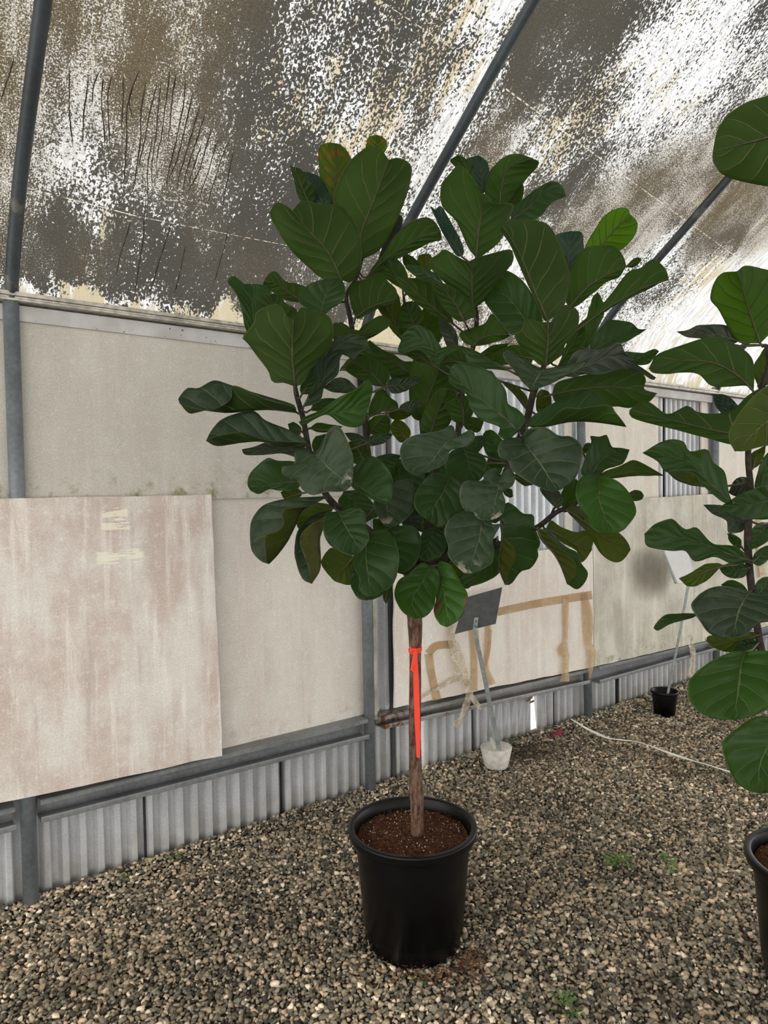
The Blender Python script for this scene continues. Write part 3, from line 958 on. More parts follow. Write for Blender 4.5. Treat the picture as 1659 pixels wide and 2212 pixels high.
board('wall_board', m_pale, rect(3.375, 4.262, 1.38, 2.215, -.036), 8, .012, 'pale cement board below the eave, left of the corrugated opening')
board('wall_board', m_pale, rect(3.190, 3.262, 1.10, 2.215, -.034), 9, .012, 'narrow pale board strip left of the third post')
board('wall_board', m_pale, rect(4.855, 4.945, 1.40, 2.215, -.034), 10, .012, 'narrow pale board strip left of the far right post')
board('wall_board', m_pale, rect(5.035, 7.4, 1.40, 2.215, -.036), 11, .012, 'pale board right of the far right post')
b = MB()
b.wallbox(1.636, 1.654, -.05, -.022, .36, 2.2)
tag(b.build('batten', simple('cream_batten', (0.52, 0.50, 0.43), .8, spec=.1)), 'thin cream batten standing beside the second post', 'batten')
b = MB()
b.wallbox(1.760, 1.780, -.055, -.040, -.02, 2.2)
tag(b.build('joint_strip', simple('black_rubber', (0.05, 0.05, 0.055), .6)), 'dark strip on the metal wall left of the taped board', 'strip')
black = simple('black_rubber_seam', (0.025, 0.025, 0.03), .6)

# ================================================================== TAPE
m = NT('aged_clear_tape')
v = m.coord('Object')
k = m.noise(v, 9, 3)
bs = m.bsdf(m.mix(m.step(k, .35, .65), (0.60, 0.44, 0.28), (0.76, 0.62, 0.44)), .35, 0, .5)
tn = m.n('ShaderNodeBsdfTransparent'); tn.inputs[0].default_value = (0.92, 0.86, 0.76, 1)
tape_mat = m.done(m.mixsh(m.step(k, .3, .7, .80, .62), bs, tn.outputs[0]))
m = NT('pale_clear_tape')
v = m.coord('Object')
k = m.noise(v, 30, 3)
bs = m.bsdf(m.mix(m.step(k, .4, .65), (0.60, 0.50, 0.36), (0.80, 0.75, 0.66)), .25, 0, .6)
tn = m.n('ShaderNodeBsdfTransparent'); tn.inputs[0].default_value = (0.94, 0.92, 0.86, 1)
clear_mat = m.done(m.mixsh(m.step(k, .3, .7, .72, .55), bs, tn.outputs[0]))


def tape_piece(b, pts, mi=0):
    """pts: x y width off"""
    q = spline(pts, 26)
    L, R = [], []
    for i in range(26):
        x, y, w, off = q[i]
        d = q[min(i + 1, 25)][:2] - q[max(i - 1, 0)][:2]
        d /= np.linalg.norm(d) + 1e-9
        n = np.array([-d[1], d[0]]) * w / 2
        fl = 0.006 * math.sin(i * 0.9 + x) * (.35 if off > .04 else .08)
        tl_, zl = on_wall(x + n[0], y + n[1], off)
        tr_, zr = on_wall(x - n[0], y - n[1], off)
        L.append(W(tl_, off + fl, zl)); R.append(W(tr_, off - fl * .6, zr))
    b.ribbon(L, R, 0.0009, mi)


def tape(pieces, label, mat=None):
    b = MB()
    for p in pieces: tape_piece(b, p)
    o = b.build('tape_strip', mat or tape_mat)
    return tag(o, label, 'tape', 'old brown tape strips on the wall boards')


tape([[(1074, 1322, 17, .0335), (1170, 1302, 17, .0335), (1279, 1285, 18, .0335)]], 'long brown tape strip stuck level across the pale pink board')
tape([[(1222, 1287, 14, .036), (1222, 1330, 12, .04), (1222, 1385, 8, .044)], [(1222, 1385, 8, .044), (1217, 1405, 22, .046), (1223, 1418, 14, .05), (1222, 1440, 12, .052), (1220, 1472, 20, .054)]],
     'brown tape strip with a twisted knot, hanging left of the outermost one')
tape([[(1262, 1282, 13, .036), (1270, 1335, 22, .042), (1272, 1390, 15, .046), (1279, 1408, 18, .05), (1276, 1440, 12, .054), (1275, 1466, 4, .056)]],
     'ragged brown tape strip hanging at the right end of the level tape')
tape([[(1055, 1345, 11, .036), (1054, 1400, 12, .040), (1050, 1440, 10, .042), (1062, 1479, 19, .044)], [(1060, 1360, 6, .04), (1057, 1400, 5, .044), (1049, 1440, 4, .046)]],
     'pleated brown tape strip right of the grey sign pole')
tape([[(1019, 1350, 14, .035), (1024, 1420, 14, .036), (1025, 1492, 14, .037)], [(1032, 1360, 4, .04), (1034, 1400, 4, .042)]], 'straight brown tape strip directly behind the grey sign pole')
tape([[(926, 1412, 17, .034), (932, 1455, 17, .034), (944, 1512, 18, .034)], [(925, 1412, 16, .034), (944, 1395, 17, .036), (985, 1392, 17, .036)]],
     'brown tape strip bent into a corner, stuck left of the sign')
tape([[(975, 1350, 12, .045), (976, 1390, 14, .05), (983, 1430, 13, .055), (993, 1460, 12, .06), (1012, 1478, 14, .062)], [(985, 1388, 8, .05), (998, 1420, 8, .054), (1009, 1460, 8, .058), (1016, 1480, 14, .062)],
      [(1014, 1478, 18, .066), (1013, 1505, 16, .07), (1004, 1530, 13, .074), (997, 1548, 9, .078), (984, 1570, 22, .08)], [(1016, 1500, 9, .07), (1024, 1512, 12, .075), (1038, 1533, 9, .08)],
      [(1000, 1466, 14, .062), (982, 1468, 11, .06), (950, 1485, 7, .058), (908, 1508, 5, .055)]], 'tangled clear tape hanging loose over the rusty rail', clear_mat)
tape([[(1493, 1392, 11, .045), (1497, 1410, 12, .05), (1498, 1430, 11, .054), (1490, 1462, 14, .058)]], 'short clear tape strip over the rail near the black nursery pot', clear_mat)
tape([[(1640, 1100, 11, .034), (1641, 1170, 10, .036), (1643, 1215, 9, .04), (1650, 1245, 16, .044)]], 'brown tape strip hanging beside the fig stem at the right edge')

# ================================================================== SIGNS ON STANDS
def plate(b, pts, thick):
    pts = [Vector(p) for p in pts]
    n = (pts[1] - pts[0]).cross(pts[3] - pts[0]).normalized() * thick
    return b.hexa(pts + [p + n for p in pts])


grey_plate = simple('dark_grey_plate', (0.085, 0.088, 0.088), .55, spec=.4, var=.15, sc=30)
galv = simple('zinc_bar', (0.30, 0.325, 0.32), .45, .2, var=.2, sc=40)
m = NT('rough_plaster_block')
v = m.coord('Object'); k = m.noise(v, 30, 6, .7)
conc = m.done(m.bsdf(m.mix(m.step(k, .38, .62), (0.60, 0.57, 0.50), (0.78, 0.75, 0.69)), .95, 0, .1, m.bump(k, .003, .6)))
g0 = Vector((0.605, 3.78, 0))
sign = empty('sign_stand', g0, 'dark grey blank sign on a bent bar set in a white bucket shaped block', 'sign')
b = MB()
plate(b, [at(982, 1369, 3.68), at(1071, 1347, 3.68), at(1085, 1268, 3.80), at(1004, 1291, 3.80)], -.004)
b.build('sign_panel', grey_plate, sign, bevel=.001)
b = MB()
bl_ = [(1029, 1334, 3.672), (1027, 1350, 3.66), (1025, 1362, 3.652), (1030, 1385, 3.66), (1050, 1480, 3.70), (1066, 1560, 3.745), (1079, 1622, 3.775)]
b.ribbon([at(x - 4.6, y + .8, d) for x, y, d in bl_], [at(x + 4.6, y - .8, d) for x, y, d in bl_], .005)
b.build('bar', galv, sign)
b = MB()
for x, y in ((1028, 1342), (1027, 1353)):
    c0 = at(x, y, 3.655); b.tube([c0, c0 - FWD * .005], .004, 8)
b.build('screw', simple('dark_screw', (.05, .05, .05), .4, .5), sign)
b = MB()
zt = .112
b.lathe(g0, [(.0, .0), (.062, .0), (.066, .006), (.088, zt - .004), (.085, zt + .002), (.06, zt - .002), (.03, zt + .003), (0.0, zt)], 40,
        wob=lambda a, z: .0015 * mnoise.noise(Vector((math.cos(a) * 2, math.sin(a) * 2, z * 20))))
b.build('base', conc, sign)
b = MB()
b.ribbon([at(1057, 1594, 3.74), at(1061, 1606, 3.745), at(1066, 1618, 3.75)], [at(1062, 1592, 3.74), at(1068, 1604, 3.745), at(1071, 1617, 3.75)], .003)
b.build('stub', simple('pale_plastic_stub', (.5, .53, .48), .4), sign)

white_panel = simple('white_sign_board', (0.80, 0.80, 0.80), .45, spec=.5, var=.04, sc=20)
g1 = Vector((1.89, 4.62, 0))
sign2 = empty('sign_stand', g1, 'white tilted sign panel on a thin rod standing in a black nursery pot', 'sign')
b = MB()
plate(b, [at(1463, 1261, 4.60), at(1504, 1258, 4.60), at(1484, 1188, 4.68), at(1434, 1190, 4.68)], .008)
b.build('sign_panel', white_panel, sign2, bevel=.001)
b = MB()
plate(b, [at(1458, 1261, 4.615), at(1463, 1261, 4.605), at(1434, 1190, 4.685), at(1430, 1189, 4.69)], .010)
b.build('edge_trim', galv, sign2)
b = MB()
bl_ = [(1487, 1262, 4.60), (1468, 1370, 4.59), (1450, 1460, 4.60), (1441, 1506, 4.61)]
b.ribbon([at(x - 2.6, y, d) for x, y, d in bl_], [at(x + 2.6, y, d) for x, y, d in bl_], .006)
b.build('rod', galv, sign2)
blackpl = simple('black_nursery_plastic', (0.0026, 0.0027, 0.0029), .38, spec=.26, var=.3, sc=9)
b = MB()
b.lathe(g1, [(0, .004), (.064, .004), (.068, .0), (.082, .135), (.082, .140), (.090, .141), (.091, .158), (.086, .160), (.079, .155), (.068, .03), (0, .028)], 36)
b.build('pot', blackpl, sign2)

# ================================================================== SMALL THINGS ON THE GRAVEL
whitepl = simple('white_flat_hose', (0.88, 0.86, 0.81), .5, var=.10, sc=9)
hp = spline([(1243, 1571, .028), (1256, 1578, .022), (1275, 1586, .016), (1300, 1598, .014), (1318, 1604, .024), (1340, 1606, .016), (1380, 1613, .014), (1440, 1633, .014), (1510, 1657, .014), (1590, 1680, .014)], 50)
L, R = [], []
for i in range(50):
    c0 = ground(*hp[i]); c1 = ground(*hp[min(i + 1, 49)]); cm = ground(*hp[max(i - 1, 0)])
    d = (c1 - cm).normalized(); s = d.cross(Vector((0, 0, 1))).normalized() * .040
    tw = .004 * math.sin(i * .35) + (.022 - .005 * i if i < 4 else 0)
    L.append(c0 + s + Vector((0, 0, .040 + tw))); R.append(c0 - s + Vector((0, 0, .008 + abs(tw) * .3)))
b = MB(); b.ribbon(L, R, .005)
tag(b.build('flat_hose', whitepl), 'flattened white hose lying across the gravel at right', 'hose')

green = simple('weed_green', (0.085, 0.20, 0.03), .5, var=.3, sc=30)
straw = simple('dry_straw', (0.42, 0.33, 0.17), .8, spec=.1)


def weed(x, y, n, rad, h, lf, label, mat=green):
    c0 = ground(x, y, 0.002)
    b = MB()
    for k in range(n):
        a = random.uniform(0, 2 * math.pi); r = rad * math.sqrt(random.random())
        p = c0 + Vector((r * math.cos(a), r * math.sin(a), random.uniform(.35, 1) * h))
        b.tube([c0 + Vector((r * .4 * math.cos(a), r * .4 * math.sin(a), -.004)), p], [.0007, .0005], 5)
        d = Vector((math.cos(a + random.uniform(-1, 1)), math.sin(a + random.uniform(-1, 1)), random.uniform(-.1, .5))).normalized()
        s = d.cross(Vector((0, 0, 1))).normalized()
        l = lf * random.uniform(.7, 1.25); w = l * random.uniform(.32, .48)
        L = [p, p + d * l * .35 + s * w, p + d * l * .7 + s * w * .8, p + d * l]
        R = [p, p + d * l * .35 - s * w, p + d * l * .7 - s * w * .8, p + d * l + s * .0003]
        b.ribbon(L, R, .0006)
    o = b.build('weed', mat)
    return tag(o, label, 'weed', 'small weeds growing in the gravel')


weed(1336, 1866, 46, .052, .024, .013, 'bushy green weed clump in the gravel right of the black pot')
weed(1440, 1864, 9, .034, .03, .02, 'sparse green seedling with a few leaves, right of the bushy weed clump')
weed(1452, 1880, 3, .012, .012, .024, 'tiny flat leaved sprout below the sparse seedling')
weed(274, 1900, 7, .012, .026, .012, 'bright green seedling against the corrugated wall at left')
weed(382, 1862, 8, .02, .03, .014, 'small green tuft by the wall beside a dry grass blade')
weed(1222, 2176, 34, .05, .014, .011, 'low feathery weed in the foreground gravel')
weed(905, 2120, 8, .03, .012, .009, 'low weed in the gravel in front of the main pot')
weed(1108, 1606, 16, .07, .035, .012, 'low weeds at the wall right of the white bucket base')
q = [ground(343, 1908, .004), ground(352, 1886, .03), ground(362, 1870, .055), ground(372, 1862, .07)]
b = MB(); b.tube(q, [.0014, .0013, .001, .0004], 5)
tag(b.build('grass_blade', straw), 'dry tan grass blade leaning near the wall at left', 'grass')
red = simple('red_scrap', (0.24, 0.015, 0.03), .5)
b = MB()
c0 = ground(1200, 1597, .012)
for k in range(5):
    p = c0 + Vector((random.uniform(-.02, .02), random.uniform(-.02, .02), random.uniform(0, .03)))
    b.ribbon([p, p + Vector((.02, .006, .014)), p + Vector((.035, 0, .01))], [p + Vector((0, .012, .012)), p + Vector((.018, .02, .03)), p + Vector((.03, .012, .026))], .001)
tag(b.build('scrap', red), 'crumpled dark red scrap at the foot of the wall', 'scrap')
b = MB()
b.ribbon([ground(1004, 1630, .02), ground(1016, 1627, .045), ground(1030, 1629, .02)], [ground(1008, 1638, .012), ground(1018, 1637, .02), ground(1028, 1638, .012)], .0012)
tag(b.build('scrap', clear_mat), 'clear plastic scrap left of the white bucket base', 'scrap')
pinkp = simple('pale_paper', (0.55, 0.42, 0.36), .8, spec=.1)
for (xa, ya, xb, yb, w, lab) in ((1132, 1643, 1152, 1640, .012, 'pale pink chip on the gravel right of the white bucket base'), (1150, 1655, 1168, 1658, .006, 'thin pale splinter on the gravel near the pink chip'),
                                 (1172, 1600, 1196, 1598, .02, 'pale debris patch at the foot of the bright slit'), (1240, 1586, 1252, 1597, .012, 'small white chip beside the end of the flat hose')):
    a, c_ = ground(xa, ya, .014), ground(xb, yb, .014)
    d = (c_ - a).normalized(); s = d.cross(Vector((0, 0, 1))) * w
    b = MB()
    b.ribbon([a, (a + c_) / 2 + s + Vector((0, 0, .008)), c_], [a - s * .3, (a + c_) / 2 - s, c_ - s * .2], .006)
    tag(b.build('chip', pinkp), lab, 'chip', 'pale chips on the gravel')
b = MB()
rust_rag = simple('dry_brown_leaf', (0.20, 0.155, 0.115), .9, spec=.1)
for (dx, dy) in ((0, 0), (6, -6), (-4, 5), (3, 8)):
    t_, z_ = on_wall(1140 + dx, 1512 + dy, -.03)
    p = W(t_, -.03, z_)
    b.ribbon([p, p + W(.02, .012, .008) - P0, p + W(.035, .0, -.004) - P0], [p + W(.0, .006, .014) - P0, p + W(.02, .022, .026) - P0, p + W(.036, .01, .012) - P0], .001)
tag(b.build('dead_leaf', rust_rag), 'crumpled dead leaf caught under the rail beside the bright slit', 'leaf')

# peat spilled around the main pot
soilm = NT('peat_soil')
v = soilm.coord('Object')
k = soilm.noise(v, 70, 6, .75)
sc_ = soilm.mix(soilm.step(k, .35, .68), (0.036, 0.015, 0.008), (0.18, 0.080, 0.042))
pv = soilm.voro(v, 95, 'F1', 0)
sc_ = soilm.mix(soilm.math('MULTIPLY', soilm.step(pv, .12, .17, 1, 0), soilm.step(soilm.noise(v, 40, 2), .53, .56)), sc_, (0.75, 0.73, 0.70))
soil_mat = soilm.done(soilm.bsdf(sc_, .95, 0, .1, soilm.bump(k, .01, 1.0)))
fibre = simple('peat_fibre', (0.16, 0.070, 0.037), .9, spec=.1, var=.5, sc=60)
b = MB()
for k in range(420):
    if k < 260: x, y = random.gauss(935, 60), random.gauss(2105, 16)
    else: x, y = random.gauss(1015, 16), random.gauss(2075, 14)
    c0 = ground(x, y, .008 + random.random() * .006)
    d = Vector((random.gauss(0, 1), random.gauss(0, 1), random.gauss(0, .35))).normalized() * random.uniform(.002, .007)
    b.tube([c0 - d, c0 + d * .2 + Vector((0, 0, .002)), c0 + d], [.0008, .0018, .0007], 4)
pass
tag(b.build('peat_crumbs', fibre), 'brown peat crumbs spilled on the gravel in front of the main pot', 'peat', kind='stuff')

b = MB()
for k in range(260):
    x, y = random.gauss(1135, 38), random.gauss(1626, 11)
    c0 = ground(x, y, .008 + random.random() * .012)
    d = Vector((random.gauss(0, 1), random.gauss(0, 1), random.gauss(0, .3))).normalized() * random.uniform(.008, .035)
    b.tube([c0 - d, c0 + d * .2 + Vector((0, 0, .004)), c0 + d], [.0008, .0013, .0006], 4)
tag(b.build('root_litter', simple('dark_root_litter', (0.10, 0.075, 0.05), .9, spec=.1, var=.5, sc=40)), 'dark dry roots and litter gathered at the wall right of the white bucket base', 'litter', kind='stuff')

# ================================================================== FIDDLE LEAF FIGS
TOP = (0.0115, 0.034, 0.0085)
UND = (0.023, 0.046, 0.010)
V_TOP = (0.085, 0.13, 0.045)
V_UND = (0.15, 0.16, 0.055)
mt = leaf_mat('leaf_upper_side', TOP, V_TOP, .40, dust=.25, transl=.22, tcol=(.42, .72, .12))
mw = leaf_mat('leaf_upper_side_scarred', (0.015, 0.033, 0.0135), (0.095, 0.12, 0.06), .46, dust=.75, scar=.8)
md = leaf_mat('leaf_upper_side_dusty', (0.015, 0.033, 0.0135), (0.095, 0.12, 0.06), .46, dust=.65)
mb = leaf_mat('leaf_upper_side_fresh', (0.015, 0.052, 0.0075), (0.10, 0.17, 0.045), .38, dust=.08, transl=.3, tcol=(.5, .8, .1))
ms = leaf_mat('leaf_upper_side_grey', (0.025, 0.036, 0.021), (0.10, 0.115, 0.08), .40, dust=1.0)
mk = leaf_mat('leaf_upper_side_blue', (0.0125, 0.034, 0.020), (0.06, 0.10, 0.055), .42, dust=.3)
mu = leaf_mat('leaf_under_side', UND, V_UND, .60, under=True, spec=.15, transl=.32, tcol=(.50, .78, .10))
mg2 = leaf_mat('leaf_backlit', (0.020, 0.040, 0.007), (0.06, 0.07, 0.02), .6, under=True, spec=.15, transl=.55, tcol=(.56, .80, .20))
mo = leaf_mat('leaf_under_side_olive_lit', (0.046, 0.062, 0.0085), (0.13, 0.135, 0.04), .62, under=True, spec=.15, transl=.32, tcol=(.55, .78, .08))  # olive underside; also carries the light on brightly lit leaves in its colour
mg = leaf_mat('leaf_bright_backlit', (0.033, 0.075, 0.008), (0.03, 0.055, 0.008), .5, transl=.62, tcol=(0.66, 0.92, 0.20), spec=.15, under=True)  # light from behind put in as brighter green and more translucency
mx = leaf_mat('leaf_spotted', (0.05, 0.082, 0.015), (0.11, 0.13, 0.04), .5, spots=(.545, 48, (0.30, 0.055, 0.025)), transl=.6, tcol=(0.75, 0.88, 0.25), spec=.15, under=True)
mbr = leaf_mat('leaf_upper_side_burnt', (0.018, 0.060, 0.0075), (0.13, 0.19, 0.04), .40, spots=(.60, 16, (0.10, 0.042, 0.02)))
mn = leaf_mat('leaf_pale_yellowish', (0.038, 0.060, 0.011), (0.16, 0.16, 0.06), .55, spec=.12, transl=.2, tcol=(.5, .7, .1))
mobr = leaf_mat('leaf_under_side_burnt', (0.052, 0.070, 0.011), (0.13, 0.135, 0.04), .62, spots=(.64, 40, (0.05, 0.022, 0.012)), under=True, spec=.25)
rib_m = simple('leaf_midrib', (0.048, 0.042, 0.016), .55, var=.3, sc=30)
KIND = {'W': (mw, mu), 'T': (mt, mu), 'D': (md, mu), 'B': (mb, mo), 'V': (ms, mu), 'K': (mk, mu), 'R': (mbr, mo), 'N': (mn, mu),
        'U': (mt, mu), 'O': (mt, mo), 'G': (mb, mg), 'L': (mb, mg2), 'S': (mt, mx), 'P': (md, mobr), 'F': (md, mo)}
UNDER = set('UOGSL')          # the underside faces the viewer

